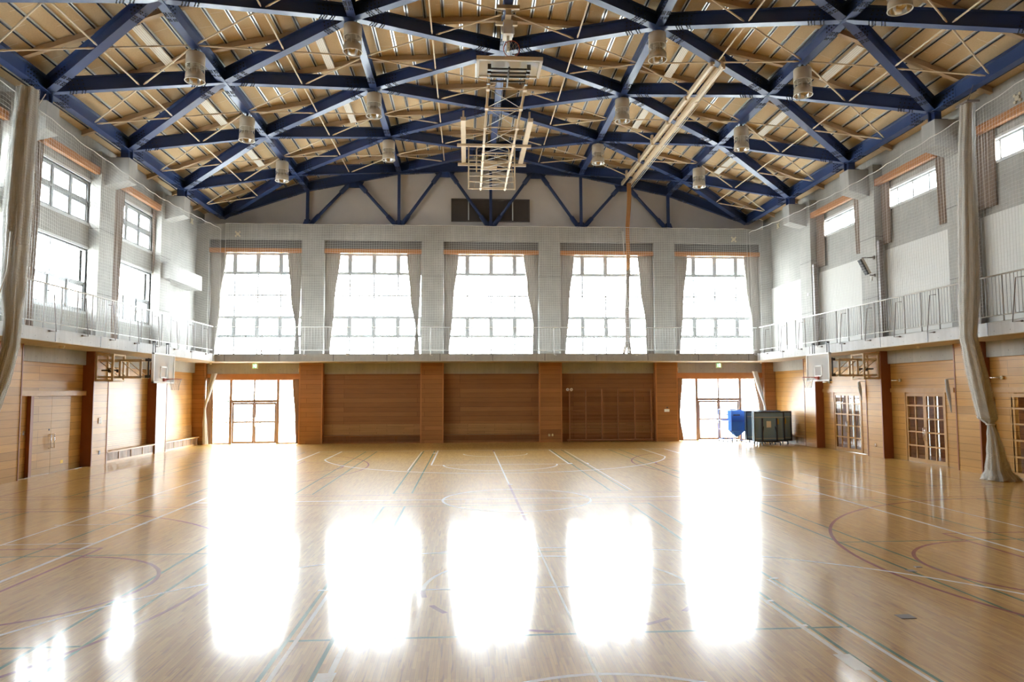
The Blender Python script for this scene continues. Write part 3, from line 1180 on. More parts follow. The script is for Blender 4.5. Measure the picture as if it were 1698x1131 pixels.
# ---- windows
def pane_window(name, axis, plane, us, vs, open_rows, label, frame_w=.05, depth=.1, mat='aluminium', surround=None):
    """grid window; us, vs pane boundaries; rows in open_rows get thick opening sashes"""
    def B(mb, u0, u1, v0, v1, d0, d1):
        if axis == 1: mb.box(u0, u1, plane+d0, plane+d1, v0, v1)
        else: mb.box(plane+d0, plane+d1, u0, u1, v0, v1)
    c = ((us[0]+us[-1])/2, plane, vs[0]) if axis == 1 else (plane, (us[0]+us[-1])/2, vs[0])
    t = thing(name, c, label, 'window', 'windows of the hall', 'structure')
    mb = MB()
    h = depth/2
    for i, u in enumerate(us):
        w = frame_w*(1.4 if i in (0, len(us)-1) else 1.0)
        B(mb, u-w/2, u+w/2, vs[0], vs[-1], -h, h)
    for i, v in enumerate(vs):
        w = frame_w*(1.4 if i in (0, len(vs)-1) else 1.0)
        B(mb, us[0], us[-1], v-w/2, v+w/2, -h+.006, h-.006)
    obj('frame', mb, mat, t)
    for r in open_rows:
        for a, b in zip(us, us[1:]):
            mb = MB()
            v0, v1 = vs[r], vs[r+1]
            k = frame_w*1.45
            a_, b_ = a+.02, b-.02
            for q in ((a_, a_+k, v0+.02, v1-.02), (b_-k, b_, v0+.02, v1-.02), (a_+k, b_-k, v0+.02, v0+.02+k), (a_+k, b_-k, v1-.02-k, v1-.02)):
                B(mb, *q, -h-.03, h*.4)
            obj('sash', mb, mat, t)
    mb = MB()
    B(mb, us[0], us[-1], vs[0], vs[-1], -.004, .004)
    obj('glass', mb, 'glass', t)
    if surround:
        mb = MB()
        e = .09
        for q in ((us[0]-e, us[0], vs[0]-e, vs[-1]+e), (us[-1], us[-1]+e, vs[0]-e, vs[-1]+e), (us[0], us[-1], vs[0]-e, vs[0]), (us[0], us[-1], vs[-1], vs[-1]+e)):
            B(mb, *q, -.17*surround, .17*surround)
        obj('surround', mb, 'pale_frame', t)
    return t


NUM = ['leftmost', 'second from left', 'middle', 'second from right', 'rightmost']
wn = 1
for i, (a, b) in enumerate(bays):
    us = [a+(b-a)*q/4 for q in range(5)]
    pane_window('window_%d' % wn, 1, 37.87, us, [ZG1, 5.53, 6.60, 7.73, 8.86, 9.95], (1, 4),
                '%s of the five tall bright windows above the far gallery' % NUM[i], .062, .1)
    wn += 1
for i, (a, b) in enumerate(bays):
    mb = MB()
    mb.box(a-.02, b+.02, YP+.06, YP+.24, 9.90, 10.12)
    mb.box(a-.02, b+.02, YP+.24, YR, 10.08, 10.12)
    tag(obj('curtain_pelmet', mb, 'wood_trim'), 'orange wooden curtain rail box over the %s tall far window' % NUM[i], 'curtain box', 'wooden curtain boxes')
    mb = MB()
    mb.box(a, b, YP+.2, YR+.02, 10.12, 10.57)
    struct('trim_1', mb, 'recess_grey')

# ---- two glazed entrances under the gallery
for s, w in ((-1, 'left'), (1, 'right')):
    yd = 37.87
    t = thing('door_%d' % (1 if s < 0 else 2), (s*12.25, yd, 0), 'glazed double entrance door, far %s corner under the gallery' % w, 'door', None, 'structure')
    us = sorted([s*9.87, s*11.07, s*12.27, s*13.46, s*14.60])
    f = MB()
    mat = 'bronze'
    for i, u in enumerate(us):
        w2 = .036 if i not in (1, 3) else .065
        f.box(u-w2, u+w2, yd-.06, yd+.06, 0 if i != 2 else 2.1, 3.33)
    f.box(us[0], us[-1], yd-.066, yd+.066, 3.27, 3.34)
    f.box(us[1]-.06, us[3]+.06, yd-.075, yd+.075, 2.125, 2.25)
    for a, b in ((us[0], us[1]), (us[3], us[4])):
        f.box(a, b, yd-.04, yd+.04, 2.17, 2.21); f.box(a, b, yd-.04, yd+.04, 1.10, 1.14); f.box(a, b, yd-.05, yd+.05, 0, .06)
    obj('frame', f, mat, t)
    for a, b in ((us[1]+.08, us[2]-.005), (us[2]+.005, us[3]-.08)):
        l = MB()
        for q in ((a, a+.08, .02, 2.12), (b-.08, b, .02, 2.12), (a+.08, b-.08, .02, .13), (a+.08, b-.08, 2.02, 2.12), (a+.08, b-.08, 1.08, 1.16)):
            l.box(q[0], q[1], yd-.03, yd+.03, q[2], q[3])
        lf = obj('door_leaf', l, mat, t)
        hx = b-.05 if b < us[2]+.01 else a+.05
        hb = MB()
        hb.tube([(hx, yd-.035, .9), (hx, yd-.08, .9), (hx, yd-.08, 1.35), (hx, yd-.035, 1.35)], .014, 6)
        obj('door_handle', hb, 'chrome', lf)
    g = MB()
    g.box(us[0], us[-1], yd-.004, yd+.004, .03, 3.3)
    obj('glass', g, 'glass', t)


# ================================================================== SIDE WALLS
def side(s, name):
    w = MB()                         # concrete
    T = .35*s
    holes = []
    for k in range(-5, 2):
        y0 = PIL_Y[0]+BAY*(k+5)
        p0 = y0-BAY+1.10             # this bay runs from the nearer pillar's far edge to this pillar's near edge
        if s < 0:
            if k >= -1:
                a = 23.5+BAY*k
                holes += [(a, a+3.4, 8.86, 10.42), (a, a+3.4, 5.6, 7.9)]
        else:
            if k >= -1:
                a = 23.2+BAY*k
                holes += [(a, a+3.75, 9.76, 10.44)]
    wall_cells(w, 0, s*XR_, T, YN, 38.3, ZG1, ZT, holes, 0)
    for k in range(-5, 3):
        y0 = PIL_Y[0]+BAY*(k+5)
        if y0 > 37: w.box(s*XW, s*XR_, 37.46, 38.0, ZG1, 11.4, 0)
        else:
            w.box(s*XW, s*XR_, y0, y0+1.10, ZG1, 11.6, 0)
            for zj in (6.3, 8.7):
                w.box(s*(XW-.003), s*XR_, y0-.002, y0+1.102, zj-.012, zj+.012, 1)
    w.box(s*15.10, s*15.55, YN, 38.0, 3.65, ZG0, 0)
    struct(name, w, ('concrete', 'recess_grey'), 'concrete %s side wall above the gallery' % ('left' if s < 0 else 'right'), 'wall')
    # lower wood
    l = MB()
    dh = []
    if s > 0:
        dh = [(18.45, 20.6, 0, 2.52), (23.77, 25.95, 0, 2.52), (29.05, 31.2, 0, 2.52)]
        dh = [(q[0], q[1], q[2], q[3]) for q in dh]
    wall_cells(l, 0, s*XR_, .12*s, YN, 38.0, 0, 3.66, dh, 0)
    for k in range(-5, 2):
        y0 = PIL_Y[0]+BAY*(k+5)
        l.box(s*XW, s*(XR_+.02), y0, y0+1.10, 0, ZG0, 0)
        # red-brown edge strips
        l.box(s*(XW-.015), s*(XW+.05), y0+1.065, y0+1.115, 0, ZG0, 1)
        l.box(s*(XW-.012), s*XR_, y0-.012, y0+.045, 0, ZG0, 1)
    for y0 in (27.96, 33.26):
        if s < 0 or y0 > 30:
            l.box(s*(XR_-.02), s*XR_, y0, y0+BAY-1.12, .42, 1.02, 2)
    struct(name+'_lower', l, ('wood_light', 'wood_edge', 'wood_band'), 'plank clad %s side wall below the gallery' % ('left' if s < 0 else 'right'), 'wall')


side(-1, 'wall_left')
side(1, 'wall_right')
nw = MB()
nw.box(-15.6, 15.6, YN-.3, YN, 0, 16)
struct('wall_near', nw, 'wood_door')

# ---- gallery
for nm, q, lb in (('gallery_left', (-15.3, -GX, YN, GY), 'left'), ('gallery_right', (GX, 15.3, YN, GY), 'right'), ('gallery_far', (-15.3, 15.3, GY, YR+.1), 'far')):
    g = MB()
    x0, x1, y0, y1 = q
    g.box(x0, x1, y0, y1, ZG0+.02, ZG1, 0)
    e = .002
    g.box(x0+e, x1-e, y0+e, y1-e, ZG0, ZG0+.02, 1)
    if lb == 'far':
        for i in range(-5, 6):
            x = i*2.62
            g.box(x-.012, x+.012, GY-.004, GY+.01, ZG0+.02, ZG1, 2)
    else:
        s = -1 if lb == 'left' else 1
        for i in range(0, 7):
            y = 19.4+i*2.65
            g.box(s*GX-.008, s*GX+.008, y-.012, y+.012, ZG0+.02, ZG1, 2)
    struct(nm, g, ('concrete' if lb == 'far' else 'concrete_lit', 'soffit', 'dark_metal'), 'concrete %s gallery slab with grey edge face' % lb, 'gallery')
# pale strip over the wooden edge of the soffit
# ---- left windows
def side_win(n, s, a, b, vs, rows, label, cols=3, sur=1):
    us = [a+(b-a)*q/cols for q in range(cols+1)]
    pane_window('window_%d' % n, 0, s*15.34, us, vs, rows, label, .07, .12, 'aluminium', sur)


bn = {0: 'nearer', 1: 'farther'}
for k in range(-1, 2):
    a = 23.5+BAY*k
    nmv = bn.get(k)
    lab = ('upper window of the %s visible window bay, left wall' % nmv, 'lower window of the %s visible window bay, left wall' % nmv) if nmv else (
        'upper window behind the hanging net bundle, left wall', 'lower window behind the hanging net bundle, left wall')
    side_win(wn, -1, a, a+3.4, [8.86, 9.65, 10.42], (0, 1), lab[0]); wn += 1
    side_win(wn, -1, a, a+3.4, [5.6, 6.65, 7.9], (0,), lab[1]); wn += 1
rn = {-1: 'nearest', 0: 'middle', 1: 'farthest'}
for k in range(-1, 2):
    a = 23.2+BAY*k
    lab = '%s of three low strip windows high on the right wall' % rn[k] if k in rn else 'strip window of right bay %s before the visible ones' % ORD[-k]
    side_win(wn, 1, a, a+3.75, [9.76, 10.44], (), lab, 4); wn += 1
# close the unused hole of the farthest left bay is not needed: bays end with the blank one
# ---- box duct on the blank left bay
mb = MB()
mb.box(-15.2, -14.5, 32.31, 36.25, 7.72, 8.42)
struct('trim_2', mb, 'concrete_plain', 'pale concrete box beam on the blank left bay', 'beam')
# ---- pelmets of the side windows
for s, k0 in ((-1, 0), (-1, 1), (-1, -1), (1, -1), (1, 0), (1, 1)):
    a = 23.3+BAY*k0
    mb = MB()
    mb.box(s*14.86, s*15.03, a, a+3.95, 10.72, 10.98)
    mb.box(s*15.03, s*XR_, a, a+3.95, 10.94, 10.98)
    d = {-1: 'nearest', 0: 'middle', 1: 'farthest'}[k0]
    tag(obj('curtain_pelmet', mb, 'wood_trim'), 'orange wooden curtain box over the %s %s side window' % (d, 'left' if s < 0 else 'right'), 'curtain box', 'wooden curtain boxes')
# ---- white panels on the right wall
for i, (a, b, w) in enumerate(((17.6, 21.78, 'nearest, behind the hanging net bundle'), (23.1, 27.12, 'second nearest, beside the floodlight'), (28.4, 32.5, 'third nearest, in front of the floodlight'), (33.7, 37.4, 'farthest, in the corner'))):
    mb = MB()
    mb.box(15.14, 15.2, a, b, 4.75, 8.12)
    tag(obj('wall_panel', mb, 'panel_white'), 'large white sound panel on the right upper wall, %s' % w, 'panel', 'white sound panels')
for i, (y, w) in enumerate(((21.5, 'behind the hanging net bundle'), (26.78, 'beside the floodlight'), (32.05, 'beyond the floodlight'))):
    mb = MB()
    mb.box(14.83, 14.98, y-.13, y+.03, ZG1, 8.5)
    tag(obj('steel_post', mb, 'grey_paint'), 'dark upright post against the right upper wall, %s' % w, 'post', 'dark posts on the right gallery')


# ================================================================== CURTAINS
def curtain(axis, const, prof, z0, z1, mat, label, group, folds=9, amp=.05, rows=22, name='curtain'):
    """prof(z) gives the two edges; folds swing towards the room"""
    mb = MB()
    n = folds*6
    front, back = [], []
    ph = random.random()*6
    for i in range(rows+1):
        z = z0+(z1-z0)*i/rows
        a, b = prof(z)
        rf, rb = [], []
        for k in range(n+1):
            t = k/n
            u = a+(b-a)*t
            q = amp*sin(t*folds*2*pi+ph)+amp*.35*sin(t*folds*4.1*pi+ph*2+z*.4)
            for lst, o in ((rf, 0), (rb, .012)):
                lst.append((u, const+q+o, z) if axis == 1 else (const+q+o, u, z))
        front.append(rf)
        back.append(rb)
    mb.grid(front)
    mb.grid(back)
    for i in range(rows):
        for e in (0, n):
            m_ = len(mb.v)
            mb.v += [front[i][e], front[i+1][e], back[i+1][e], back[i][e]]
            mb.face([m_, m_+1, m_+2, m_+3])
    o = obj(name, mb, mat)
    return tag(o, label, 'curtain', group)


def interp(tab):
    def f(z):
        for (z0, a0, b0), (z1, a1, b1) in zip(tab, tab[1:]):
            if z <= z1:
                t = max(0, min(1, (z-z0)/(z1-z0)))
                t = t*t*(3-2*t)
                return a0+(a1-a0)*t, b0+(b1-b0)*t
        return tab[-1][1:]
    return f


GC = 'pale curtains at the tall far windows'
for i, (a, b) in enumerate(bays):
    # left edge curtain leans straight; right edge curtain is tied low and flares again
    curtain(1, YP+.32, interp([(4.5, a+.02, a+.30), (7.3, a+.02, a+.52), (9.95, a, a+.80)]), ZG1, 9.93, 'curtain_pale',
            'pale drawn back curtain at left side of the %s tall far window' % NUM[i], GC)
    tied = i < 2
    prof = [(4.5, b-.42, b-.1), (5.9, b-.33 if tied else b-.38, b-.19 if tied else b-.05), (7.6, b-.60, b-.10), (9.95, b-.80, b)]
    if i == 2: prof = [(4.5, b-.34, b-.05), (6.2, b-.3, b-.05), (8.2, b-.6, b), (9.95, b-.8, b)]
    if i > 2: prof = [(4.5, b-.40, b), (6.2, b-.42, b), (8.2, b-.68, b), (9.95, b-.8, b)]
    curtain(1, YP+.32, interp(prof), ZG1, 9.93, 'curtain_pale', 'pale drawn back curtain at right side of the %s tall far window' % NUM[i], GC)
GC = 'tan curtains at the glazed entrances'
curtain(1, YP+.22, interp([(0, -14.62, -14.2), (1.6, -14.60, -14.22), (3.35, -14.60, -14.25)]), .02, 3.4, 'curtain_tan', 'tan curtain bunched at left of the far left entrance door', GC, 6, .05, name='curtain')
curtain(1, YP+.22, interp([(0, -10.06, -9.9), (1.2, -10.12, -9.9), (3.35, -10.27, -9.88)]), .02, 3.33, 'curtain_tan', 'tan curtain beside the first wooden pier, far left entrance door', GC, 5, .05)
curtain(1, YP+.22, interp([(0, 9.90, 10.22), (1.3, 9.88, 10.05), (3.35, 9.88, 10.22)]), .02, 3.33, 'curtain_tan', 'tan curtain at left of the far right entrance door', GC, 5, .05)
curtain(1, YP+.22, interp([(0, 14.3, 14.6), (1.6, 14.35, 14.6), (3.35, 14.1, 14.62)]), .02, 3.33, 'curtain_tan', 'grey tan curtain behind the folded tables, far right entrance door', GC, 5, .05)
GC = 'brown curtains of the right strip windows'
for y0, y1, w in ((20.8, 21.55, 'nearest one, behind the hanging net bundle'), (22.7, 23.5, 'second nearest one'), (26.3, 27.0, 'third nearest one'), (27.98, 28.75, 'fourth nearest one'), (31.4, 32.3, 'farthest one')):
    curtain(0, 15.12, interp([(8.3, y0, y1), (10.8, y0-.05, y1+.05)]), 8.36, 10.82, 'curtain_brown', 'short brown striped curtain high on the right wall, %s' % w, GC, 6, .038)
GC = 'brown curtains of the left windows'
for y0, y1, w in ((22.95, 23.55, 'before the nearer window bay'), (26.95, 27.5, 'after the nearer window bay'), (28.35, 29.15, 'before the farther window bay'), (32.1, 32.75, 'after the farther window bay'), (21.6, 22.2, 'behind the hanging net bundle')):
    curtain(0, -15.13, interp([(4.5, y0, y1), (6.0, y0+.12, y1-.05), (10.8, y0-.1, y1+.15)]), ZG1+.05, 10.8, 'curtain_brown', 'long brown curtain on the left wall, %s' % w, GC, 6, .038)


# ================================================================== GALLERY RAILINGS
def railing(label, pts, posts, bal, nrm):
    """pts: run of the rail, posts: positions along it"""
    a, b = pts
    d = vnorm(vsub(b, a))
    ln = vlen(vsub(b, a))
    t = thing('gallery_railing', lerp(a, b, .5), label, 'railing', 'gallery railings')
    mb = MB()
    mb.tube([vadd(a, (0, 0, 1.33)), vadd(b, (0, 0, 1.33))], .024, 8)
    obj('top_rail', mb, 'white_paint', t)
    mb = MB()
    mb.tube([vadd(a, (0, 0, .19)), vadd(b, (0, 0, .19))], .016, 8)
    obj('bottom_rail', mb, 'white_paint', t)
    for p in posts:
        q = vadd(a, vmul(d, p))
        mb = MB()
        mb.tube([q, vadd(q, (0, 0, 1.33))], .022, 8)
        mb.lathe([(.001, .012), (.05, .012), (.05, 0)], q, 10)
        obj('post', mb, 'pale_grey_paint', t)
    items = []
    n = int(ln/bal)
    for i in range(n):
        p = (i+.5)*bal
        if min(abs(p-x) for x in posts) < .04: continue
        q = vadd(a, vmul(d, p))
        pr = project(q)
        if not pr or not (-10 < pr[0] < 1708): continue
        items.append((vlen(vsub(q, CAM)), q))
    items.sort()
    me = None
    for dist, q in items[:100]:
        if me is None:
            mb = MB()
            mb.tube([vadd(q, (0, 0, .19)), vadd(q, (0, 0, 1.32))], .0085, 6)
            me = _mesh('baluster', mb, ('pale_grey_paint',), q)
        o = bpy.data.objects.new('baluster', me)
        COL.objects.link(o)
        o.parent = t
        o.location = vsub(q, tuple(t.location))
    if len(items) > 100:
        mb = MB()
        for dist, q in items[100:]:
            mb.tube([vadd(q, (0, 0, .19)), vadd(q, (0, 0, 1.32))], .0085, 5)
        o = obj('balusters', mb, 'pale_grey_paint', t)
        o['kind'] = 'stuff'
    return t


PS = BAY/3
for s, w in ((-1, 'left'), (1, 'right')):
    y0 = 16.9
    posts = [p_ for p_ in (21.595+.90*i-y0 for i in range(-6, 18)) if 0 <= p_ < 18.6]
    railing('white slender gallery railing along the %s wall' % w, ((s*13.66, y0, ZG1), (s*13.66, 35.5, ZG1)), posts, .136, 0)
railing('white slender gallery railing under the five tall far windows', ((-13.6, GY+.1, ZG1), (13.6, GY+.1, ZG1)), [-.0+13.6+2.0625*(i-6.5)+.0 for i in range(14)], .147, 0)

# hinged hooks on the gallery edges that hold the nets
HK = 'net hooks on the gallery edges'
for s, w in ((-1, 'left'), (1, 'right')):
    ys = [34.22-1.80*i for i in range(0, 10)]
    for i, y in enumerate(ys):
        if y < 17.5: continue
        x = s*(GX-.03)
        mb = MB()
        zt_, zb = 5.66, 4.46
        mb.tube([(s*13.612, y+.03, zt_), (x, y+.20, zt_), (x-s*.02, y+.37, zb), (x-s*.02, y+.07, zb)], .014, 6)
        mb.tube([(x, y+.07, zb), (s*GX, y+.07, zb)], .012, 6)
        mb.lathe([(.001, .03), (.035, .02), (.035, -.02), (.001, -.03)], (x, y+.07, zb), 10)
        o = obj('net_hook', mb, 'grey_paint' if s > 0 or i > 5 else 'grey_paint')
        tag(o, '%s angled net hook from the far corner on the %s gallery railing' % (ORD[i], w), 'hook', HK)
for i in range(14):
    x = 2.0625*(i-6.5)
    mb = MB()
    mb.tube([(x, GY+.05, 4.72), (x, GY-.03, 4.70), (x, GY-.04, 4.47), (x+.12, GY-.04, 4.45)], .016, 6)
    tag(obj('net_hook', mb, 'white_paint'), '%s small white net hook from the left on the far gallery edge' % ORD[i], 'hook', HK)


# ================================================================== SAFETY NETS
def net(label, P, nu, nv, r=.005, top_r=.014, edge=True):
    """knotted square net: P(u, v) with v 0 at the bottom, 1 at the top"""
    t = thing('safety_net', P(.5, 0), label, 'net', 'white safety nets')
    mb = MB()
    for i in range(nu+1):
        u = i/nu
        mb.tube([P(u, k/14) for k in range(15)], r, 3, False)
    m = max(40, nu//3)
    for j in range(nv+1):
        v = j/nv
        mb.tube([P(k/m, v) for k in range(m+1)], r, 3, False)
    obj('net_mesh', mb, 'net', t)
    mb = MB()
    m = nu*2
    mb.tube([P(k/m, 1.0) for k in range(m+1)], top_r, 5, False)
    if edge:
        for u in (0, 1):
            mb.tube([P(u, k/14) for k in range(15)], top_r*.7, 4, False)
    obj('border_rope', mb, 'net', t)
    return t


def far_net(u, v):
    x = -13.57+u*27.23
    top = 11.26+.02*abs(sin(u*34*pi))
    z = 4.75+(top-4.75)*v
    return (x+.02*sin(u*60+v*9), 36.75+.035*sin(u*41)+.03*sin(u*17+v*5), z+.012*sin(u*90+v*30)*(v < .99))


net('white safety net hanging across the five tall far windows', far_net, 228, 54, .0040)


def side_net(s):
    def P(u, v):
        y = 15.2+u*21.4
        # three swags between the fixings
        sag = 0
        for c, a in ((36.3, .0), (27.5, .42), (19.5, .32)):
            pass
        q = (y-15.2)/21.4
        if s < 0: top = 10.95-.34*max(0, sin(max(0, min(1, (y-20.6)/15.6))*pi))
        else: top = 11.05-.36*max(0, sin(max(0, min(1, (y-17.5)/18.8))*pi))
        top -= .035*abs(sin(y*2.6))
        z = 4.72+(top-4.72)*v
        wob = .06*sin(y*.9+v*3)+.03*sin(y*2.3+v*7)
        return (s*13.74+wob*.5, y, z-.02*sin(y*2.6)*v*(1-v)*4+.012*sin(y*9+v*22)*(v < .99))
    return P


net('white safety net hanging along the left gallery', side_net(-1), 182, 54, .0027)
net('white safety net hanging along the right gallery', side_net(1), 182, 54, .0028)


def bundle(mb, path, widths, lobes=7, n=30, flat=1.0, cords=True):
    """gathered net: a pleated core of folded net with the outermost cords lying on it"""
    m = len(path)
    ln = sum(vlen(vsub(path[i+1], path[i])) for i in range(m-1))
    S = max(24, int(ln/.11))
    rows, outer = [], []
    for i in range(S+1):
        t = i/S*(m-1)
        k = min(int(t), m-2)
        f = t-k
        f2 = f*f*(3-2*f)
        p = lerp(path[k], path[k+1], f)
        w = widths[k]+(widths[k+1]-widths[k])*f2
        row, ro = [], []
        for q in range(n):
            a = 2*pi*q/n
            rr = w*(1+.13*sin(lobes*a+i*.05)+.06*sin(13*a-i*.13)+random.uniform(-.02, .02))
            for lst, e in ((row, .93), (ro, 1.0)):
                lst.append((p[0]+rr*e*cos(a)*flat, p[1]+rr*e*sin(a), p[2]))
        rows.append(row)
        outer.append(ro)
    mb.grid(rows, closed=True)
    b = len(mb.v)
    mb.v += rows[0]+rows[-1]
    mb.face(list(range(b, b+n)))
    mb.face(list(range(b+2*n-1, b+n-1, -1)))
    if cords:
        for q in range(n):
            mb.tube([r[q] for r in outer], .0042, 3, False, 1)
        for i in range(S):
            for e in (0, .5):
                ring = [lerp(outer[i][q], outer[i+1][q], e) for q in range(n)]
                ring = [vadd(p, (0, 0, .02*sin(q*1.7+i))) for q, p in enumerate(ring)]
                mb.tube(ring+[ring[0]], .0042, 3, False, 1)


t = thing('net_bundle', (13.4, 19.7, 0), 'tall grey gathered net hanging at right, knotted low and spreading on the floor', 'net bundle', 'gathered divider nets')
mb = MB()
bundle(mb, [(13.14, 19.2, 10.85), (13.1, 19.28, 9.36), (13.08, 19.33, 7.43), (13.05, 19.4, 5.4), (13.05, 19.5, 4.15), (13.4, 19.65, 2.9), (13.68, 19.75, 1.85), (13.74, 19.72, 1.62)],
       [.19, .22, .26, .27, .22, .27, .25, .09], flat=.9)
obj('hanging_net', mb, ('netmass', 'net'), t)
mb = MB()
bundle(mb, [(13.74, 19.72, 1.62), (13.82, 19.75, 1.3), (13.95, 19.85, .8), (14.1, 20.0, .3), (14.2, 20.05, .06), (14.2, 20.05, .01)], [.08, .15, .22, .30, .44, .46], 9, flat=1.0)
obj('net_tail', mb, ('netmass', 'net'), t)
mb = MB()
mb.ring((13.74, 19.72, 1.63), .10, .022)
obj('tie_cord', mb, 'net', t)
mb = MB()
mb.box(12.95, 13.33, 18.95, 19.45, 10.84, 10.90)
mb.tube([(13.14, 19.2, 10.88), (13.5, 19.5, 11.4), (14.1, 20.2, 11.9)], .012, 6)
obj('top_strap', mb, 'grey_paint', t)
t = thing('net_bundle', (-13.2, 19.4, 2.0), 'tall pale gathered net hanging at left, swinging out below the gallery', 'net bundle', 'gathered divider nets')
mb = MB()
bundle(mb, [(-13.12, 19.5, 10.82), (-13.12, 19.41, 9.33), (-13.12, 19.32, 7.41), (-13.12, 19.27, 5.48), (-13.12, 19.3, 4.43), (-13.14, 19.3, 3.85), (-13.35, 19.3, 2.9), (-13.7, 19.3, 1.9)],
       [.27, .31, .33, .30, .20, .19, .21, .24], flat=.9)
obj('hanging_net', mb, ('netmass', 'net'), t)
mb = MB()
mb.tube([(-13.12, 19.5, 10.86), (-13.1, 19.95, 10.55), (-13.12, 20.3, 11.02)], .014, 6)
obj('top_cord', mb, 'net', t)
mb = MB()
mb.tube([(-13.05, 18.95, 6.8), (-13.0, 18.8, 5.75), (-13.05, 18.4, 4.65)], .016, 6)
obj('tie_cord', mb, 'net', t)
# slack nets tied up beside the entrances and doors
for s, w in ((-1, 'left'), (1, 'right')):
    mb = MB()
    x = s*14.1
    pts = [(s*14.08, 37.12, 3.62), (s*14.25, 37.1, 2.9), (s*14.5, 37.08, 1.85), (s*14.48, 37.08, 1.0), (s*14.42, 37.05, .05)] if s < 0 else [
        (s*14.02, 37.12, 3.66), (s*14.25, 37.1, 2.8), (s*14.5, 37.08, 1.85), (s*14.52, 37.08, 1.0), (s*14.5, 37.05, .3)]
    bundle(mb, pts, [.13, .11, .05, .10, .12], 5, 16)
    tag(obj('tied_net', mb, ('netmass', 'net')), 'slim pale net tied to the wall beside the far %s entrance door' % w, 'net', 'slim tied nets')
for y, z, dz, w in ((22.95, 2.97, 1.08, 'middle'), (28.3, 2.97, .75, 'farthest')):
    mb = MB()
    bundle(mb, [(14.74, y, z), (14.73, y-.08, z-.4*dz), (14.72, y-.2, z-dz)], [.05, .065, .015], 4, 12)
    mb.tube([(15.19, y-.1, z+.04), (14.74, y, z+.02), (14.74, y+.05, z)], .012, 5)
    tag(obj('tied_net', mb, ('netmass', 'net')), 'short slim net hanging by the %s lattice sliding door on the right' % w, 'net', 'slim tied nets')


# ================================================================== SIDE DOORS
def lattice_door(num, y0, y1, label):
    x = 15.2
    t = thing('door_%d' % num, (x, (y0+y1)/2, 0), label, 'door', 'lattice sliding doors', 'structure')
    ym = (y0+y1)/2
    for a, b in ((y0, ym), (ym, y1)):
        mb = MB()
        W = .085
        xa, xb = x+.0, x+.05
        for q in ((a+.004, a+W), (b-W, b-.004), ((a+b)/2-.025, (a+b)/2+.025)):
            mb.box(xa, xb, q[0], q[1], .01, 2.51)
        for zc, h in ((.075, .13), (.60, .05), (1.10, .05), (1.59, .05), (2.06, .05), (2.455, .11)):
            mb.box(xa-.001, xb+.001, a+.004, b-.004, zc-h/2, zc+h/2)
        lf = obj('door_leaf', mb, 'wood_frame', t)
        g = MB()
        g.box(x+.022, x+.028, a+.05, b-.05, .1, 2.45)
        obj('glass', g, 'glass', lf)
        hy = b-.05 if a == y0 else a+.05
        for hy_ in ((hy,)):
            h = MB()
            h.tube([(xa, hy_, .82), (xa-.06, hy_, .82), (xa-.06, hy_, 1.28), (xa, hy_, 1.28)], .013, 6)
            obj('door_handle', h, 'chrome', lf)
    mb = MB()
    mb.box(x-.02, x+.08, y0-.07, y0, 0, 2.55); mb.box(x-.02, x+.08, y1, y1+.07, 0, 2.55)
    mb.box(x-.05, x+.08, y0-.55, y1+1.02, 2.545, 2.70)
    obj('door_frame', mb, 'wood_frame', t)
    mb = MB()
    mb.box(x-.12, x+.1, y0-.5, y1+.9, .0005, .012)
    obj('floor_track', mb, 'chrome', t)
    return t


lattice_door(3, 29.05, 31.2, 'wooden lattice sliding doors under the right backboard, farthest of three')
lattice_door(4, 23.77, 25.95, 'wooden lattice sliding doors with bright strips behind, middle of three')
lattice_door(5, 18.45, 20.6+.86, 'wooden lattice sliding doors behind the hanging net, nearest of three')
# corridor behind the sliding doors
co = MB()
co.box(15.5, 17.5, 17, 38, -.1, 0); co.box(15.5, 17.5, 17, 38, 3.0, 3.1)
ch = [(27.62, 27.80, .0, 2.4), (27.04, 27.24, .0, 2.4), (33.27, 33.49, 0, 2.4), (32.68, 32.87, 0, 2.4)]
wall_cells(co, 0, 17.2, .1, 17, 38, 0, 3.0, ch, 0)
co.box(15.5, 17.2, 16.9, 17.0, 0, 3); co.box(15.5, 17.2, 38, 38.1, 0, 3)
for y0, y1 in ((27.62, 27.80), (27.04, 27.24), (33.27, 33.49), (32.68, 32.87)):
    g_ = MB()
    g_.box(17.24, 17.26, y0, y1, 0, 2.4)
    struct('window_corridor', g_, 'tint_glass', 'narrow bright glass strip behind a lattice sliding door', 'window')
struct('wall_corridor', co, 'wood_shaded', 'plain wooden corridor seen through the lattice sliding doors', 'wall')
# flush double door on the left
t = thing('door_6', (-15.2, 24.9, 0), 'flush wooden double door with twin upright handles, left wall', 'door', None, 'structure')
for a, b in ((23.76, 24.855), (24.865, 25.99)):
    mb = MB()
    mb.box(-15.2, -15.13, a, b, .012, 2.52)
    lf = obj('door_leaf', mb, 'wood_door', t)
    hy = b-.10 if a < 24.8 else a+.09
    h = MB()
    h.tube([(-15.13, hy, .82), (-15.06, hy, .82), (-15.06, hy, 1.27), (-15.13, hy, 1.27)], .014, 6)
    obj('door_handle', h, 'chrome', lf)
mb = MB()
mb.box(-15.2, -15.05, 22.7, 26.85, 2.55, 2.72)
obj('door_frame', mb, ('wood_frame',), t)
mb = MB()
mb.box(-15.19, -15.07, 23.60, 23.75, 0, 2.55)
obj('door_jamb', mb, 'wood_edge', t)
mb = MB()
mb.box(-15.2, -14.95, 22.9, 26.85, .0005, .010)
obj('floor_track', mb, 'chrome', t)
mb = MB()
mb.box(-15.129, -15.126, 25.48, 25.64, .25, .36)
obj('sticker', mb, 'yellow', t)
mb = MB()
mb.tube([(-15.13, 24.74, 1.43), (-15.115, 24.74, 1.43)], .03, 10)
obj('lock', mb, 'dark_metal', t)
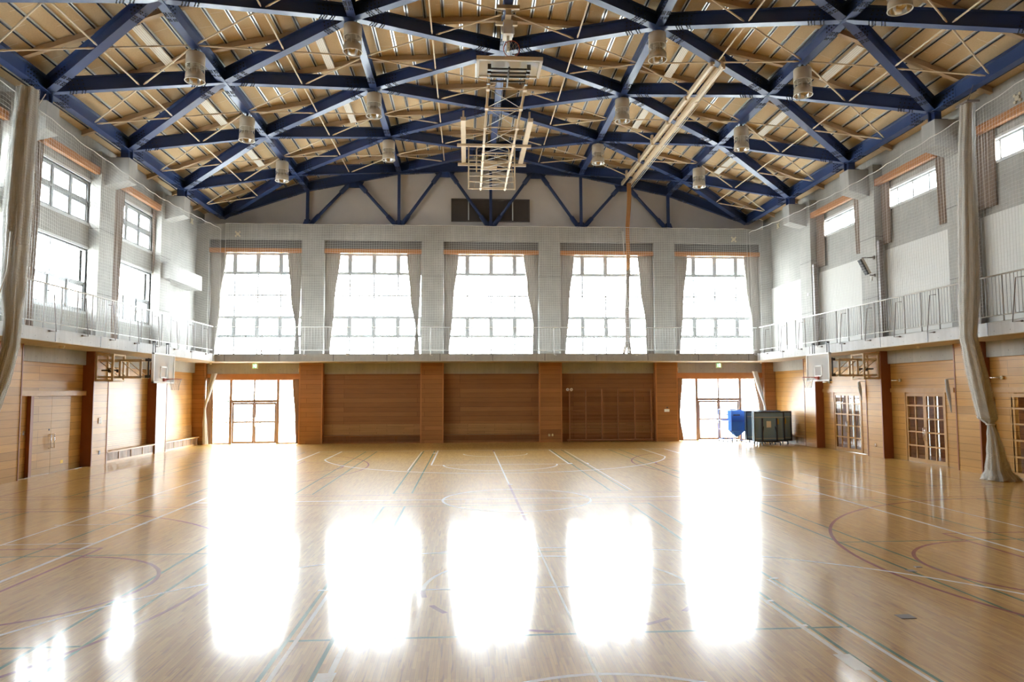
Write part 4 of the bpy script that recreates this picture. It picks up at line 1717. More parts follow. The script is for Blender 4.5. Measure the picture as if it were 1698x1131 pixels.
# vent benches on the left and right walls
for s, y0, w in ((-1, 28.0, 'nearer of two on the left wall'), (-1, 33.3, 'farther of two on the left wall'), (1, 33.3, 'behind the folded tables on the right')):
    y1 = y0+BAY-1.16
    t = thing('vent_bench', (s*15.02, (y0+y1)/2, 0), 'low slatted wooden vent bench at the wall foot, %s' % w, 'bench', 'low vent benches')
    mb = MB(); mb.box(s*14.80, s*15.19, y0, y1, .38, .43); obj('bench_top', mb, 'wood_frame', t)
    mb = MB()
    mb.box(s*14.86, s*15.17, y0, y1, 0, .08)
    for i in range(5):
        y = y0+(y1-y0)*i/4
        mb.box(s*14.85, s*15.17, max(y0, y-.02), min(y1, y+.02), .08, .38)
    obj('bench_frame', mb, 'wood_frame', t)
    mb = MB()
    n = int((y1-y0)/.055)
    for i in range(n):
        y = y0+(i+.5)*(y1-y0)/n
        mb.box(s*14.87, s*14.95, y-.016, y+.016, .08, .38)
    mb.box(s*14.96, s*14.98, y0, y1, .08, .38)
    obj('slat_panel', mb, 'slat', t)

# ================================================================== WALL BARS, far wall
t = thing('wall_bars', (6.3, 37.4, 0), 'dark wooden climbing wall bars in the far wall recess right of centre', 'wall bars')
px_ = [4.12, 4.99, 5.84, 6.70, 7.59, 8.47]
for x in px_:
    mb = MB()
    mb.box(x-.03, x+.03, 37.38, 37.50, .12, 2.74)
    mb.box(x-.02, x+.02, 37.5, 37.66, 2.4, 2.46)
    obj('post', mb, 'wood_bar', t)
for a, b in zip(px_, px_[1:]):
    for z in [.30+.19*i for i in range(9)]+[2.42, 2.70]:
        mb = MB()
        mb.box(a+.03, b-.03, 37.405, 37.435, z-.012, z+.018)
        obj('rung', mb, 'wood_bar', t)
mb = MB()
mb.box(3.97, 8.58, 37.30, 37.46, .06, .12)
for x in (4.05, 6.3, 8.5):
    mb.box(x-.03, x+.03, 37.33, 37.43, 0, .06)
obj('foot_rail', mb, 'wood_bar', t)
for x in (4.0, 4.2):
    mb = MB()
    mb.ring((x, 37.33, 2.73), .06, .018, (0, 1, 0), 16)
    mb.tube([(x, 37.38, 2.73), (x, 37.32, 2.73)], .02, 6)
    obj('pulley', mb, 'lamp_rim', t)

# ================================================================== WALL HOOPS
def side_hoop(s, label):
    yc = 27.40
    sx = lambda x: s*x
    t = thing('wall_basketball_hoop', (s*14.8, yc, 3.0), label, 'basketball hoop', 'wall mounted basketball hoops')
    # wall frame
    mb = MB()
    for y in (yc-.42, yc+.42):
        for x in (14.80, 14.22):
            mb.bar((sx(x), y, 3.08), (sx(x), y, 4.06), .07, .07, (0, 1, 0))
        for z in (3.10, 4.04):
            mb.bar((sx(14.82), y, z), (sx(14.18), y, z), .06, .07)
    for z in (3.10, 4.04):
        for x in (14.80, 14.22):
            mb.bar((sx(x), yc-.45, z), (sx(x), yc+.45, z), .06, .06)
    for x in (14.45, 14.6):
        mb.bar((sx(x), yc, 3.12), (sx(x), yc, 4.02), .05, .05, (0, 1, 0))
    obj('mount_frame', mb, 'beige_steel', t)
    # arm: two trusses side by side
    mb = MB()
    for y in (yc-.30, yc+.30):
        for z in (3.22, 3.84):
            mb.bar((sx(14.84), y, z), (sx(13.24), y, z), .05, .075)
        for x in (14.02, 13.28):
            mb.bar((sx(x), y, 3.2), (sx(x), y, 3.86), .05, .075, (1, 0, 0))
        for a, b in (((13.34, 3.28), (13.96, 3.80)), ((14.08, 3.28), (14.74, 3.80))):
            A, B = a, b
            mb.tube([(sx(A[0]), y, B[1] if False else A[1]), (sx(B[0]), y, B[1])] if False else [(sx(a[0]), y, 3.27), (sx(b[0]), y, 3.79)], .016, 6)
        for z in (3.24, 3.82):
            mb.bar((sx(13.24), y, z), (sx(12.72), yc+(y-yc)*.8, z), .04, .05)
    for x in (13.28, 14.02):
        for z in (3.24, 3.82):
            mb.bar((sx(x), yc-.3, z), (sx(x), yc+.3, z), .05, .05)
    obj('swing_arm', mb, 'beige_steel', t)
    mb = MB()
    for y in (yc-.27, yc+.27):
        mb.tube([(sx(13.02), y, 3.18), (sx(13.02), y, 3.92)], .03, 8)
        for z in (3.24, 3.85):
            mb.box(sx(12.9), sx(13.12), y-.05, y+.05, z-.05, z+.05)
    mb.tube([(sx(13.0), yc-.24, 3.24), (sx(12.7), yc-.24, 3.7)], .014, 6)
    obj('hinge_bracket', mb, 'dark_metal', t)
    mb = MB()
    mb.tube([(sx(14.72), yc-.2, 3.47), (sx(14.10), yc-.2, 3.47)], .028, 8)
    mb.lathe([(.001, .09), (.07, .07), (.07, -.07), (.001, -.09)], (sx(14.42), yc-.2, 3.47), 12)
    mb.lathe([(.001, .06), (.05, .05), (.05, -.05), (.001, -.06)], (sx(14.15), yc-.2, 3.45), 12)
    obj('winch', mb, 'dark_metal', t)
    # uprights behind the board
    for y in (yc-.58, yc+.58):
        mb = MB()
        for dx in (12.66, 12.74):
            mb.bar((sx(dx), y, 3.05), (sx(dx), y, 4.50), .025, .03, (0, 1, 0))
        mb.box(sx(12.64), sx(12.76), y-.03, y+.03, 4.47, 4.53)
        mb.box(sx(12.62), sx(12.76), y-.03, y+.03, 3.2, 3.28); mb.box(sx(12.62), sx(12.76), y-.03, y+.03, 3.8, 3.88)
        obj('upright', mb, 'dark_metal', t)
    mb = MB()
    y0, y1, z0, z1 = yc-.92, yc+.92, 2.99, 4.09
    mb.box(sx(12.58), sx(12.60), y0+.04, y1-.04, z0+.04, z1-.04)
    bd = obj('backboard', mb, 'acrylic', t)
    mb = MB()
    for q in ((y0, y1, z0, z0+.06), (y0, y1, z1-.05, z1), (y0, y0+.05, z0, z1), (y1-.05, y1, z0, z1)):
        mb.box(sx(12.55), sx(12.64), *q)
    obj('border', mb, 'board_white', bd)
    mb = MB()
    a, b, c, d = yc-.30, yc+.30, 3.17, 3.62
    for q in ((a, b, c, c+.05), (a, b, d-.05, d), (a, a+.05, c, d), (b-.05, b, c, d)):
        mb.box(sx(12.568), sx(12.578), *q)
    obj('target_square', mb, 'board_white', bd)
    mb = MB()
    cxr = 12.15
    zr_ = 3.15
    mb.ring((sx(cxr), yc, zr_), .225, .011)
    mb.box(sx(12.57), sx(12.50), yc-.09, yc+.09, zr_-.09, zr_+.03)
    for dy in (-.07, .07):
        mb.bar((sx(12.5), yc+dy, zr_-.03), (sx(cxr+.20), yc+dy*1.3, zr_), .02, .03)
    rim = obj('rim', mb, 'hoop_red', t)
    mb = MB()
    n = 12
    for i in range(n):
        for dirn in (1, -1):
            pts = []
            for k in range(7):
                v = k/6
                r = .22-.09*sin(v*pi/2)-.0*v
                a_ = 2*pi*(i+dirn*v*2.0)/n
                pts.append((sx(cxr)+r*cos(a_), yc+r*sin(a_), zr_-.42*v))
            mb.tube(pts, .004, 3, False)
    obj('hoop_net', mb, 'net', rim)
    return t


side_hoop(-1, 'clear basketball backboard on a beige swing arm, left wall')
side_hoop(1, 'clear basketball backboard on a beige swing arm, right wall')

# ================================================================== CEILING HOOP, folded up
t = thing('ceiling_basketball_hoop', (-.1, 27.0, 11.6), 'basketball backstop folded up under the roof ridge on a long beige lattice mast', 'basketball hoop')
xL, xR = -.66, .46
A0, A1 = (19.75, 11.78), (32.5, 11.98)          # near and far end of the mast (y, z)


def mast(u):
    return A0[0]+(A1[0]-A0[0])*u, A0[1]+(A1[1]-A0[1])*u


mb = MB()
for x in (xL, xR):
    q0, q1 = mast(0.02), mast(1.0)
    mb.tube([(x, q0[0], q0[1]), (x, q1[0], q1[1])], .042, 10)
    mb.tube([(x, mast(.55)[0], mast(.55)[1]+.11), (x, mast(1.)[0], mast(1.)[1]+.11)], .03, 8)
for i, u in enumerate((.10, .22, .36, .50, .58, .66, .74, .82, .9, .97)):
    y, z = mast(u)
    mb.tube([(xL, y, z), (xR, y, z)], .024, 7)
    if i % 2: mb.tube([(xL, y+.2, z), (xR, y+.2, z)], .02, 6)
    for x in (xL, xR):
        mb.box(x-.055, x+.055, y-.09, y+.09, z-.055, z+.055)
obj('mast', mb, 'beige_steel', t)
mb = MB()
us = (.10, .22, .36, .50, .58, .66, .74, .82, .9, .97)
for a, b in zip(us, us[1:]):
    (ya, za), (yb, zb) = mast(a), mast(b)
    mb.tube([(xL, ya, za), (xR, yb, zb)], .011, 5)
    mb.tube([(xR, ya, za), (xL, yb, zb)], .011, 5)
obj('cross_brace', mb, 'white_paint', t)
# board carrier
mb = MB()
for y in (19.7, 19.95, 20.2, 20.5):
    mb.tube([(xL, y, 11.80), (xR, y, 11.80)], .03, 7)
mb.tube([(-.1, 19.6, 11.8), (-.1, 20.9, 11.8)], .03, 7)
for x in (xL, xR):
    for y in (19.65, 19.9, 20.15, 20.6):
        mb.box(x-.05, x+.05, y-.05, y+.05, 11.74, 11.9)
obj('board_carrier', mb, 'dark_metal', t)
mb = MB()
mb.box(-1.0, .80, 19.34, 20.44, 11.90, 11.925)
bd = obj('backboard', mb, 'acrylic', t)
mb = MB()
for q in ((-1.03, .83, 19.28, 19.36), (-1.0, .8, 20.38, 20.45), (-1.03, -.95, 19.3, 20.45), (.75, .83, 19.3, 20.45)):
    mb.box(*q, 11.87, 11.98)
obj('border', mb, 'board_white', bd)
mb = MB()
mb.ring((-.04, 19.5, 12.30), .225, .012, (0, 1, .15))
mb.box(-.16, .08, 19.44, 19.58, 11.93, 12.07)
rim = obj('rim', mb, 'hoop_red', t)
mb = MB()
for i in range(12):
    for dirn in (1, -1):
        pts = []
        for k in range(6):
            v = k/5
            a_ = 2*pi*(i+dirn*v*1.7)/12
            r = .22-.10*v
            pts.append((-.04+r*cos(a_), 19.5+.3*v, 12.30+r*sin(a_)-.16*v))
        mb.tube(pts, .004, 3, False)
obj('hoop_net', mb, 'net', rim)
# hanging frame at the pivot
mb = MB()
yF = 32.5
for x in (-1.21, .93):
    mb.tube([(x, yF, 14.15), (x, yF, 12.0)], .035, 8)
    mb.tube([(x, yF+.0, 12.0), (x, yF+2.4, 13.9)], .028, 8)
for z in (12.02, 12.35, 12.62, 12.95, 13.35, 13.6):
    mb.tube([(-1.21, yF, z), (.93, yF, z)], .024 if z > 12.1 else .032, 7)
for x in (-.95, -.45, .2, .7):
    mb.tube([(x, yF, 12.02), (x, yF, 12.35)], .012, 5)
    mb.tube([(x, yF, 13.35), (x, yF, 13.6)], .012, 5)
for x in (-.85, .65):
    xx = x+(.14 if x < 0 else -.14)
    mb.tube([(x, yF-.3, 12.7), (x, yF-.3, 13.75), (x+.03*(1 if x < 0 else -1), yF-.3, 13.85), (xx, yF-.3, 13.88)], .03, 8)
obj('hanging_frame', mb, 'beige_steel', t)
mb = MB()
for x in (-1.45, 1.42):
    mb.bar((x, 29.6, 14.2), (x, 35.6, 14.2), .22, .16)
for y in (32.5, 35.3):
    mb.bar((-1.75, y, 14.07), (1.7, y, 14.07), .14, .12)
for x in (-1.45, 1.42):
    for y in (30.1, 35.3):
        mb.bar((x, y, 14.2), (x, y, 14.75), .08, .08)
obj('support_beams', mb, 'beige_steel', t)
mb = MB()
mb.box(-.6, .2, 34.6, 35.2, 13.75, 14.02)
obj('motor', mb, ('beige_steel',), t)
mb = MB()
for x in (-.55, .35):
    mb.tube([(x, 20.9, 11.85), (.02, 22.0, 13.6)], .006, 4)
mb.tube([(-.1, 24, 11.9), (.02, 26.5, 14.7)], .006, 4)
obj('cable', mb, 'dark_metal', t)
t = thing('ceiling_hoist', (0, 22, 13.5), 'small beige hoist clamped under the ridge beam above the folded hoop', 'hoist')
mb = MB()
for y in (21.6, 22.6):
    mb.box(-.36, .36, y-.05, y+.05, 14.63, 14.75)
mb.box(-.08, .10, 21.6, 22.6, 14.45, 14.63)
obj('clamp_bar', mb, 'beige_steel', t)
mb = MB()
mb.box(-.14, .16, 21.9, 22.4, 14.0, 14.45)
mb.tube([(-.2, 22.1, 14.2), (.22, 22.1, 14.2)], .12, 12)
mb.tube([(.02, 22.1, 14.0), (.02, 22.1, 13.5)], .05, 8)
obj('winch', mb, 'lamp_rim', t)

# ================================================================== CEILING TRACK AND ROPES
t = thing('ceiling_rope_track', (7.35, 30.5, 13.6), 'long beige double rail hung under the right half of the roof', 'track')
mb = MB()
for x, z in ((7.2, 13.98), (7.52, 13.9)):
    mb.box(x-.05, x+.05, 23.4, 37.95, z-.09, z+.09)
mb.box(7.5, 7.62, 23.4, 37.95, 13.78, 13.82)
obj('rail', mb, 'beige_steel', t)
mb = MB()
mb.tube([(7.64, 24.6, 13.76), (7.64, 37.8, 13.72)], .02, 6)
mb.tube([(7.72, 26.5, 13.74), (7.72, 37.6, 13.70)], .016, 6)
obj('guide_wire', mb, 'white_paint', t)
for y in (23.5, 26.4, 28.9, 31.4, 33.9, 36.6):
    mb = MB()
    mb.box(7.08, 7.66, y-.06, y+.06, 14.0, 14.08)
    mb.box(7.1, 7.2, y-.08, y+.08, 13.82, 14.3)
    mb.box(7.55, 7.63, y-.06, y+.06, 13.75, 14.2)
    obj('bracket', mb, 'beige_steel', t)
t = thing('climbing_rope_bundle', (7.2, 37.0, 4.53), 'orange brown climbing ropes gathered together before the second window from right', 'ropes')
mb = MB()
random.seed(3)
for i in range(7):
    a = 2*pi*i/7
    r0, r1 = .085, .06
    pts = []
    for k in range(13):
        v = k/12
        x = 7.36+(7.20-7.36)*v+.03*sin(v*9)
        rr = r0+(r1-r0)*v
        pts.append((x+rr*cos(a+v*2), 37.0+rr*sin(a+v*2), 13.72+(9.0-13.72)*v))
    mb.tube(pts, .038, 6)
obj('rope', mb, 'rope_orange', t)
mb = MB()
for i in range(7):
    a = 2*pi*i/7
    pts = []
    for k in range(17):
        v = k/16
        z = 9.05+(4.56-9.05)*v
        x = 7.23-.13*v+.05*sin(v*8+1)*v
        rr = .065 if v < .8 else .065+.16*(v-.8)/.2
        pts.append((x+rr*cos(a+v*3), 37.0+rr*sin(a+v*3), z))
    mb.tube(pts, .036, 6)
for i in range(3):
    mb.tube([(7.08-.22+.04*i, 36.95, 4.57), (7.0, 36.9, 4.75+.05*i), (7.12, 36.9, 5.05+.1*i), (7.26, 36.95, 4.9), (7.24+.03*i, 36.95, 4.57)], .035, 6)
obj('rope_tail', mb, 'rope_grey', t)
mb = MB()
for z in (7.05, 5.25):
    mb.ring((7.15, 37.0, z), .11, .02)
obj('tie_cord', mb, 'net', t)
mb = MB()
mb.tube([(7.0, 36.9, 11.1), (7.02, 36.9, 9.5), (7.16, 36.9, 7.1)], .012, 5)
mb.tube([(6.94, 36.9, 11.1), (7.04, 36.88, 9.2), (7.16, 36.88, 7.1)], .012, 5)
obj('guy_cord', mb, 'net', t)

# ================================================================== LAMPS
lampA = thing('high_bay_lamp', (-9.81, 22.3, 12.36), 'x', 'lamp', 'beige high bay lamps under the roof')
c = (-9.81, 22.3, 12.36)
mb = MB()
mb.lathe([(.001, .90), (.275, .90), (.285, .88), (.285, .50), (.265, .50), (.265, .86), (.001, .86)], c, 32)
hs = obj('housing', mb, 'lamp_beige', lampA)
mb = MB()
mb.ring(vadd(c, (0, 0, .50)), .28, .012, n=32)
obj('rim', mb, 'lamp_rim', hs)
mb = MB()
mb.lathe([(.15, .84), (.15, .40), (.19, .345), (.23, .315), (.268, .26), (.288, .20), (.297, .02), (.282, .02), (.262, .2), (.17, .34)], c, 32)
rf = obj('lamp_shade', mb, 'lamp_beige', lampA)
mb = MB()
mb.ring(vadd(c, (0, 0, .015)), .295, .016, n=32)
obj('rim', mb, 'lamp_rim', rf)
mb = MB()
mb.lathe([(.278, .03), (.262, .10), (.215, .20), (.15, .27), (.09, .30), (.001, .31)], c, 32)
obj('reflector', mb, 'mirror_metal', rf)
mb = MB()
mb.lathe([(.001, .12), (.055, .14), (.07, .19), (.055, .25), (.03, .30)], c, 14)
obj('bulb', mb, 'sign_white' if False else 'lamp_rim', rf)
mb = MB()
for z in (.45, .40, .35):
    mb.ring(vadd(c, (0, 0, z)), .278, .006, n=28, m=4)
for k in range(12):
    a = 2*pi*k/12
    mb.tube([vadd(c, (.278*cos(a), .278*sin(a), .50)), vadd(c, (.285*cos(a), .285*sin(a), .21))], .005, 4)
obj('wire_guard', mb, 'lamp_rim', lampA)
mb = MB()
mb.tube([vadd(c, (0, 0, .9)), vadd(c, (0, 0, 1.04))], .05, 8)
mb.tube([vadd(c, (.12, -.06, .9)), vadd(c, (.12, -.06, 1.04))], .012, 6)
mb.tube([vadd(c, (-.12, .06, .9)), vadd(c, (-.12, .06, 1.04))], .012, 6)
obj('hanger', mb, 'dark_metal', lampA)
rowname = {-9.81: 'outer left', -4.94: 'inner left', 4.94: 'inner right', 9.81: 'outer right'}
nth = {0: 'nearest', 1: 'middle', 2: 'farthest'}
first = True
for x in (-9.81, -4.94, 4.94, 9.81):
    zb = 12.36 if abs(x) > 6 else 13.43
    for k in range(-1, 3):
        if k == -1 and x < 9: continue
        y = L0+BAY*k+.12
        lab = 'beige high bay lamp in the %s row, %s of three whole ones' % (rowname[x], nth[k]) if k >= 0 else 'beige high bay lamp cut by the top edge of the picture, outer right row'
        if first:
            lampA.location = (x, y, zb); lampA['label'] = lab; first = False
        else:
            dup(lampA, (x, y, zb), lab)
# ================================================================== WHITE CEILING STRIPS
YA = ((20.97, 23.43), (26.27, 28.73), (31.57, 34.03))
YB = ((23.62, 26.08), (28.92, 31.38))
for x, ys in ((-11.05, YA), (-6.33, YB), (6.36, YB), (11.08, YA)):
    for i, (a, b) in enumerate(ys):
        z = pw(DECK, x)-.22
        sl = (pw(DECK, x+.1)-pw(DECK, x-.1))/.2
        mb = MB()
        w = .13
        mb.prism([(x-w, z-sl*w-.035), (x+w, z+sl*w-.035), (x+w, z+sl*w), (x-w, z-sl*w)], 1, a, b)
        row = ('outer ' if abs(x) > 8 else 'inner ')+('left' if x < 0 else 'right')
        w_ = ('nearest', 'middle', 'farthest')[i] if len(ys) == 3 else ('nearer', 'farther')[i]
        tag(obj('ceiling_strip_panel', mb, 'perf'), 'white perforated strip panel on the ceiling, %s row, %s one' % (row, w_), 'ceiling panel', 'white perforated ceiling strips')
mb = MB()
mb.lathe([(.001, .1), (.07, .08), (.10, 0), (.07, -.08), (.001, -.1)], (9.48, 30.7, 14.1), 12)
tag(obj('stuck_ball', mb, 'yellow'), 'small yellow ball stuck under the ceiling, right half', 'ball')

# ================================================================== TABLE TENNIS TABLES
tt = thing('table_tennis_table', (13.33, 34.0, 0), 'x', 'table', 'folded table tennis tables')
tx, ty = 13.33, 34.0
for sg in (-1, 1):
    mb = MB()
    yy = ty+sg*.06
    mb.box(tx-.76, tx+.76, yy-.011, yy+.011, .17, 1.62)
    tp = obj('tabletop', mb, 'table_navy', tt)
    mb = MB()
    yo = ty+sg*.095
    for q in ((-.76, -.71, .17, 1.62), (.71, .76, .17, 1.62), (-.76, .76, .17, .23), (-.76, .76, 1.56, 1.62)):
        mb.box(tx+q[0], tx+q[1], yo-.025, yo+.025, q[2], q[3])
    obj('apron', mb, 'table_frame', tp)
    mb = MB()
    for z in (1.34, .32):
        mb.box(tx-.72, tx+.72, yo-.015, yo+.02, z-.02, z+.02)
    obj('cross_rail', mb, 'pale_rail', tp)
    for x in (-.36, .36):
        mb = MB()
        mb.bar((tx+x, yo+sg*.03, .22), (tx+x, yo+sg*.06, 1.30), .06, .05, (0, 1, 0))
        mb.bar((tx+x*.8, yo+sg*.03, .9), (tx+x, yo+sg*.05, .5), .03, .03, (0, 1, 0))
        obj('leg', mb, 'table_frame', tt)
    mb = MB()
    mb.box(tx-.12, tx+.10, yo-sg*.012-.008, yo-sg*.012+.008, .85, 1.16)
    obj('sticker', mb, 'paper', tp)
    mb = MB()
    mb.box(tx+.42, tx+.46, yo-.02, yo+.02, 1.0, 1.28)
    obj('warning_label', mb, 'yellow', tp)
mb = MB()
for x in (-.45, .45):
    mb.bar((tx+x, ty-.32, .14), (tx+x, ty+.32, .14), .05, .05)
mb.bar((tx-.45, ty, .16), (tx+.45, ty, .16), .05, .05)
mb.bar((tx-.5, ty, .18), (tx-.5, ty, .85), .03, .05, (0, 1, 0)); mb.bar((tx+.5, ty, .18), (tx+.5, ty, .85), .03, .05, (0, 1, 0))
obj('carriage', mb, 'black', tt)
for x in (-.45, .45):
    for y in (-.3, .3):
        mb = MB()
        mb.tube([(tx+x-.02, ty+y, .055), (tx+x+.02, ty+y, .055)], .055, 14)
        mb.box(tx+x-.03, tx+x+.03, ty+y-.012, ty+y+.012, .055, .13)
        obj('caster', mb, 'black', tt)
tt['label'] = 'folded blue grey table tennis table, front one of the group in the far right corner'
for x, y, lb in ((13.98, 34.62, 'folded table tennis table second in the far right group, half hidden by the front one'),
                 (13.45, 35.25, 'folded table tennis table third in the far right group, behind the front one'),
                 (14.0, 35.9, 'folded table tennis table nearest the wall in the far right corner')):
    dup(tt, (x, y, 0), lb)

# ---- blue carts
def cart(x, y, label, cloth=True):
    t = thing('ball_cart', (x, y, 0), label, 'cart', 'blue wheeled carts')
    w, d, h = .36, .30, 1.66
    mb = MB()
    for a in (-w, w):
        for b in (-d, d):
            mb.tube([(x+a, y+b, .10), (x+a, y+b, h)], .016, 7)
    for z in (.12, .62, 1.1, h):
        mb.tube([(x-w, y-d, z), (x+w, y-d, z), (x+w, y+d, z), (x-w, y+d, z), (x-w, y-d, z)], .014, 6)
    obj('frame', mb, 'cart_blue', t)
    if cloth:
        mb = MB()
        k = .02
        mb.grid([[(x+a*(w-k), y+b*(d-k), z) for a, b in ((-1, -1), (1, -1), (1, 1), (-1, 1))] for z in (h-.03, 1.1, .62)], closed=True, sm=False)
        mb.grid([[(x+a*(w-k)*f, y+b*(d-k)*f, z) for a, b in ((-1, -1), (1, -1), (1, 1), (-1, 1))] for z, f in ((.62, 1), (.45, .55), (.30, .12))], closed=True, sm=False)
        obj('cloth_bag', mb, 'cart_cloth', t)
    mb = MB()
    mb.box(x-w, x+w, y-d-.03, y-d-.015, 1.08, 1.14)
    obj('label_band', mb, 'cart_blue', t)
    mb = MB()
    mb.box(x-.28, x+.06, y-d-.05, y-d-.02, 1.38, 1.44)
    obj('handle', mb, 'dark_metal', t)
    for a in (-w, w):
        for b in (-d, d):
            mb = MB()
            mb.tube([(x+a-.015, y+b, .05), (x+a+.015, y+b, .05)], .05, 12)
            obj('caster', mb, 'black', t)
    return t


cart(12.42, 35.75, 'blue wheeled cart with a hanging cloth bag left of the folded tables')
cart(12.38, 36.9, 'faint blue open frame cart before the far right entrance door', False)

# ================================================================== SMALL FITTINGS
for s, w in ((-1, 'left'), (1, 'right')):
    t = thing('exit_sign', (s*12.1, 37.2, 3.89), 'small green and white exit sign above the far %s entrance door' % w, 'sign', 'exit signs')
    x = s*12.1
    mb = MB(); mb.box(x-.15, x+.15, 37.2, 37.28, 3.85, 4.12); mb.box(x-.03, x+.03, 37.2, 37.28, 4.12, 4.15); obj('housing', mb, 'cream', t)
    mb = MB(); mb.box(x-.11, x+.11, 37.185, 37.2, 3.89, 4.10); obj('sign_face', mb, 'sign_green', t)
    mb = MB()
    yv = 37.183
    mb.box(x-.01, x+.10, yv-.002, yv, 3.90, 4.09); mb.box(x-.10, x-.075, yv-.002, yv, 3.90, 4.09)                    # open door, and a running figure
    mb.box(x-.06, x-.03, yv-.002, yv, 4.04, 4.07)
    mb.bar((x-.05, yv, 4.035), (x-.02, yv, 3.98), .004, .03, (1, 0, 0)); mb.bar((x-.02, yv, 3.98), (x-.07, yv, 3.92), .004, .018, (1, 0, 0)); mb.bar((x-.03, yv, 3.98), (x-.0, yv, 3.92), .004, .018, (1, 0, 0))
    obj('pictogram', mb, 'sign_white', t)
for x, y, w in ((-14.25, 23.7, 'left gallery before the hoop'), (14.25, 23.65, 'right gallery before the hoop'), (-14.2, 36.9, 'far left corner of the gallery'), (14.2, 36.7, 'far right corner of the gallery')):
    mb = MB()
    mb.lathe([(.001, -.09), (.05, -.085), (.065, -.05), (.08, -.02), (.08, 0)], (x, y, 4.15), 16)
    tag(obj('smoke_detector', mb, 'cream'), 'small round detector under the %s' % w, 'detector', 'round detectors under the gallery')


def fitting(p, axis, s, label):
    t = thing('wall_fitting', p, label, 'wall fitting', 'cream four lobed wall fittings')
    mb = MB()
    x, y, z = p
    for a, b in ((0, 0), (-.1, -.1), (.1, -.1), (-.1, .1), (.1, .1)):
        r = .085 if a == 0 else .045
        q0 = (x+a, y, z+b) if axis == 1 else (x, y+a, z+b)
        q1 = (x+a, y-.05, z+b) if axis == 1 else (x-s*.05, y+a, z+b)
        mb.tube([q0, q1], r, 12)
    obj('plate', mb, 'cream', t)


fitting((-13.12, YP-.001, 10.83), 1, 0, 'cream fitting above the leftmost tall far window')
fitting((13.11, YP-.001, 10.80), 1, 0, 'cream fitting above the rightmost tall far window')
fitting((-15.195, 36.5, 11.3), 0, -1, 'cream fitting high on the left wall near the far corner')
fitting((15.195, 36.3, 11.35), 0, 1, 'cream fitting high on the right wall near the far corner')
fitting((15.195, 19.8, 11.35), 0, 1, 'cream fitting above the nearest right curtain box')

t = thing('floodlight', (14.6, 27.1, 7.2), 'slim tilted black and grey floodlight bracketed to the right upper wall', 'floodlight')
mb = MB()
mb.bar((14.28, 27.0, 7.82), (14.58, 27.0, 7.22), .20, .10, (1, 0, .45)); hb = obj('housing', mb, 'lamp_beige', t)
mb = MB()
mb.bar((14.21, 27.0, 7.78), (14.51, 27.0, 7.19), .20, .07, (1, 0, .45)); obj('lamp_face', mb, 'black', t)
mb = MB()
mb.tube([(14.30, 27.0, 7.86), (14.79, 27.0, 7.88)], .022, 8); mb.tube([(14.60, 27.0, 7.18), (14.79, 27.0, 7.16)], .022, 8)
mb.box(14.77, 14.815, 26.95, 27.05, 7.80, 7.95); mb.box(14.77, 14.815, 26.95, 27.05, 7.1, 7.22)
obj('bracket', mb, 'grey_paint', t)
mb = MB(); mb.box(14.66, 14.72, 26.97, 27.03, 6.95, 7.12); obj('tag', mb, 'paper', t)


def plate(x0, x1, y0, y1, z0, z1, mat, name, label, cat, group=None):
    mb = MB(); mb.box(x0, x1, y0, y1, z0, z1)
    return tag(obj(name, mb, mat), label, cat, group)


plate(14.80, 14.82, 32.45, 32.6, 7.1, 7.22, 'paper', 'switch_plate', 'small white switch plate on the right upper pier near the far corner', 'switch')
plate(-14.82, -14.80, 27.28, 27.48, 1.52, 1.73, 'paper', 'notice_sheet', 'white notice sheet on the left wooden pier below the hoop', 'notice')
plate(-14.82, -14.80, 27.37, 27.48, .38, .52, 'dark_metal', 'wall_socket', 'dark wall socket low on the left wooden pier below the hoop', 'socket')
plate(14.80, 14.82, 27.35, 27.47, .40, .53, 'chrome', 'wall_socket', 'metal wall socket low on the right wooden pier below the hoop', 'socket')
plate(-14.82, -14.80, 22.78, 22.86, 1.36, 1.48, 'chrome', 'switch_plate', 'metal switch plate on the left wall beside the flush double door', 'switch')
plate(2.95, 3.06, YP-.02, YP, .31, .43, 'chrome', 'wall_socket', 'left one of two metal sockets low on the third wooden pier', 'socket')
plate(3.13, 3.22, YP-.02, YP, .31, .43, 'chrome', 'wall_socket', 'right one of two metal sockets low on the third wooden pier', 'socket')
plate(9.13, 9.40, YP-.015, YP, 1.54, 1.68, 'paper', 'notice_sheet', 'small white notice on the wooden pier right of the wall bars', 'notice')
plate(9.24, 9.32, YP-.02, YP, 1.73, 1.80, 'dark_metal', 'switch_plate', 'small dark switch above the notice right of the wall bars', 'switch')
plate(-9.99, -9.91, YR-.05, YR-.03, 3.69, 3.89, 'cream', 'junction_box', 'small cream box beside the far left entrance door top', 'box')
plate(9.93, 10.01, YR-.05, YR-.03, 3.69, 3.89, 'cream', 'junction_box', 'small cream box beside the far right entrance door top', 'box')
for y, w in ((26.62, 'farther'), (21.32, 'nearer')):
    mb = MB(); mb.box(15.128, 15.14, y, y+.14, 5.3, 5.95)
    mb.box(15.124, 15.128, y+.05, y+.09, 5.72, 5.84)
    tag(obj('panel_label', mb, 'paper'), 'narrow white label on the right upper wall, %s one behind the railing' % w, 'label', 'narrow white wall labels')
plate(15.17, 15.20, 33.3, 33.42, 2.0, 2.6, 'paper', 'notice_sheet', 'tall pale notice frame on the right wall behind the hoop net', 'notice')
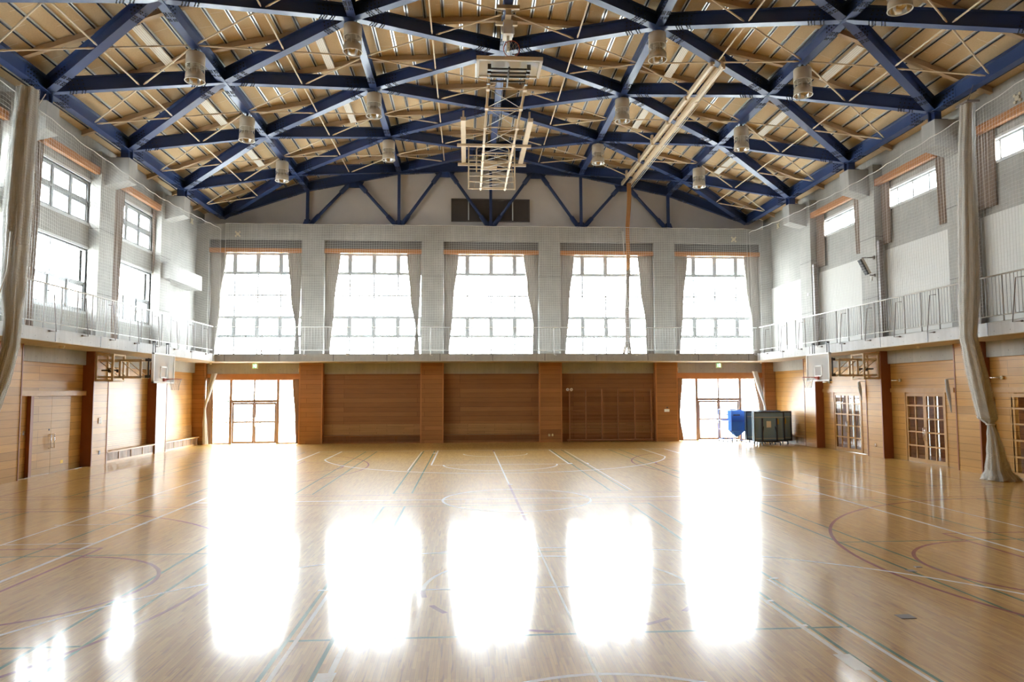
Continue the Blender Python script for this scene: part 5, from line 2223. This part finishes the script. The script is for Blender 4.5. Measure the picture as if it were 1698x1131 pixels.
for y, w in ((26.2, 'middle'), (31.5, 'farthest'), (21.0, 'nearest')):
    t = thing('wall_cleat', (14.98, y, 3.0), 'chrome hook with cream base above the %s lattice sliding door' % w, 'hook', 'chrome wall hooks')
    mb = MB(); mb.tube([(15.19, y, 3.0), (15.13, y, 3.0)], .055, 14); obj('base', mb, 'cream', t)
    mb = MB(); mb.tube([(15.12, y, 3.0), (15.02, y+.05, 3.0), (14.98, y+.22, 3.0), (14.98, y+.34, 3.0)], [.03, .022, .022, .008], 8); obj('hook_pin', mb, 'chrome', t)

# ================================================================== OUTSIDE
g = MB()
g.box(-60, 60, 38.3, 140, -.2, -.1)
g.box(-60, -15.7, -30, 38.3, -.2, -.1)
g.box(17.4, 60, -30, 38.3, -.2, -.1)
struct('ground', g, 'paving', 'pale paved ground outside the far doors', 'ground')
random.seed(11)
for i, (x, y, h, w, lb) in enumerate(((-16.2, 45.5, 2.1, 1.0, 'leafy shrub outside the far left entrance, left one'), (-14.6, 46.5, 1.9, .8, 'leafy shrub outside the far left entrance, right one'))):
    t = thing('shrub', (x, y, -.1), lb, 'shrub', 'shrubs outside the far left entrance')
    mb = MB(); mb.tube([(x, y, -.1), (x+.05, y, h*.5)], .04, 6); obj('stem', mb, 'wood_bar', t)
    mb = MB()
    for k in range(420):
        a, b_ = random.uniform(0, 2*pi), random.uniform(-1, 1)
        r = w*random.uniform(.55, 1)
        p = (x+r*cos(a)*sqrt(1-b_*b_), y+r*sin(a)*sqrt(1-b_*b_), h*.62+b_*h*.42)
        q = vnorm((random.uniform(-1, 1), random.uniform(-1, 1), random.uniform(-1, 1)))
        s_ = vnorm(_cross(q, (0, 0, 1)))
        n = len(mb.v)
        L_ = .12
        mb.v += [p, vadd(p, vadd(vmul(q, L_*.5), vmul(s_, L_*.3))), vadd(p, vmul(q, L_)), vadd(p, vadd(vmul(q, L_*.5), vmul(s_, -L_*.3)))]
        mb.face([n, n+1, n+2, n+3])
    obj('foliage', mb, 'leaf', t)
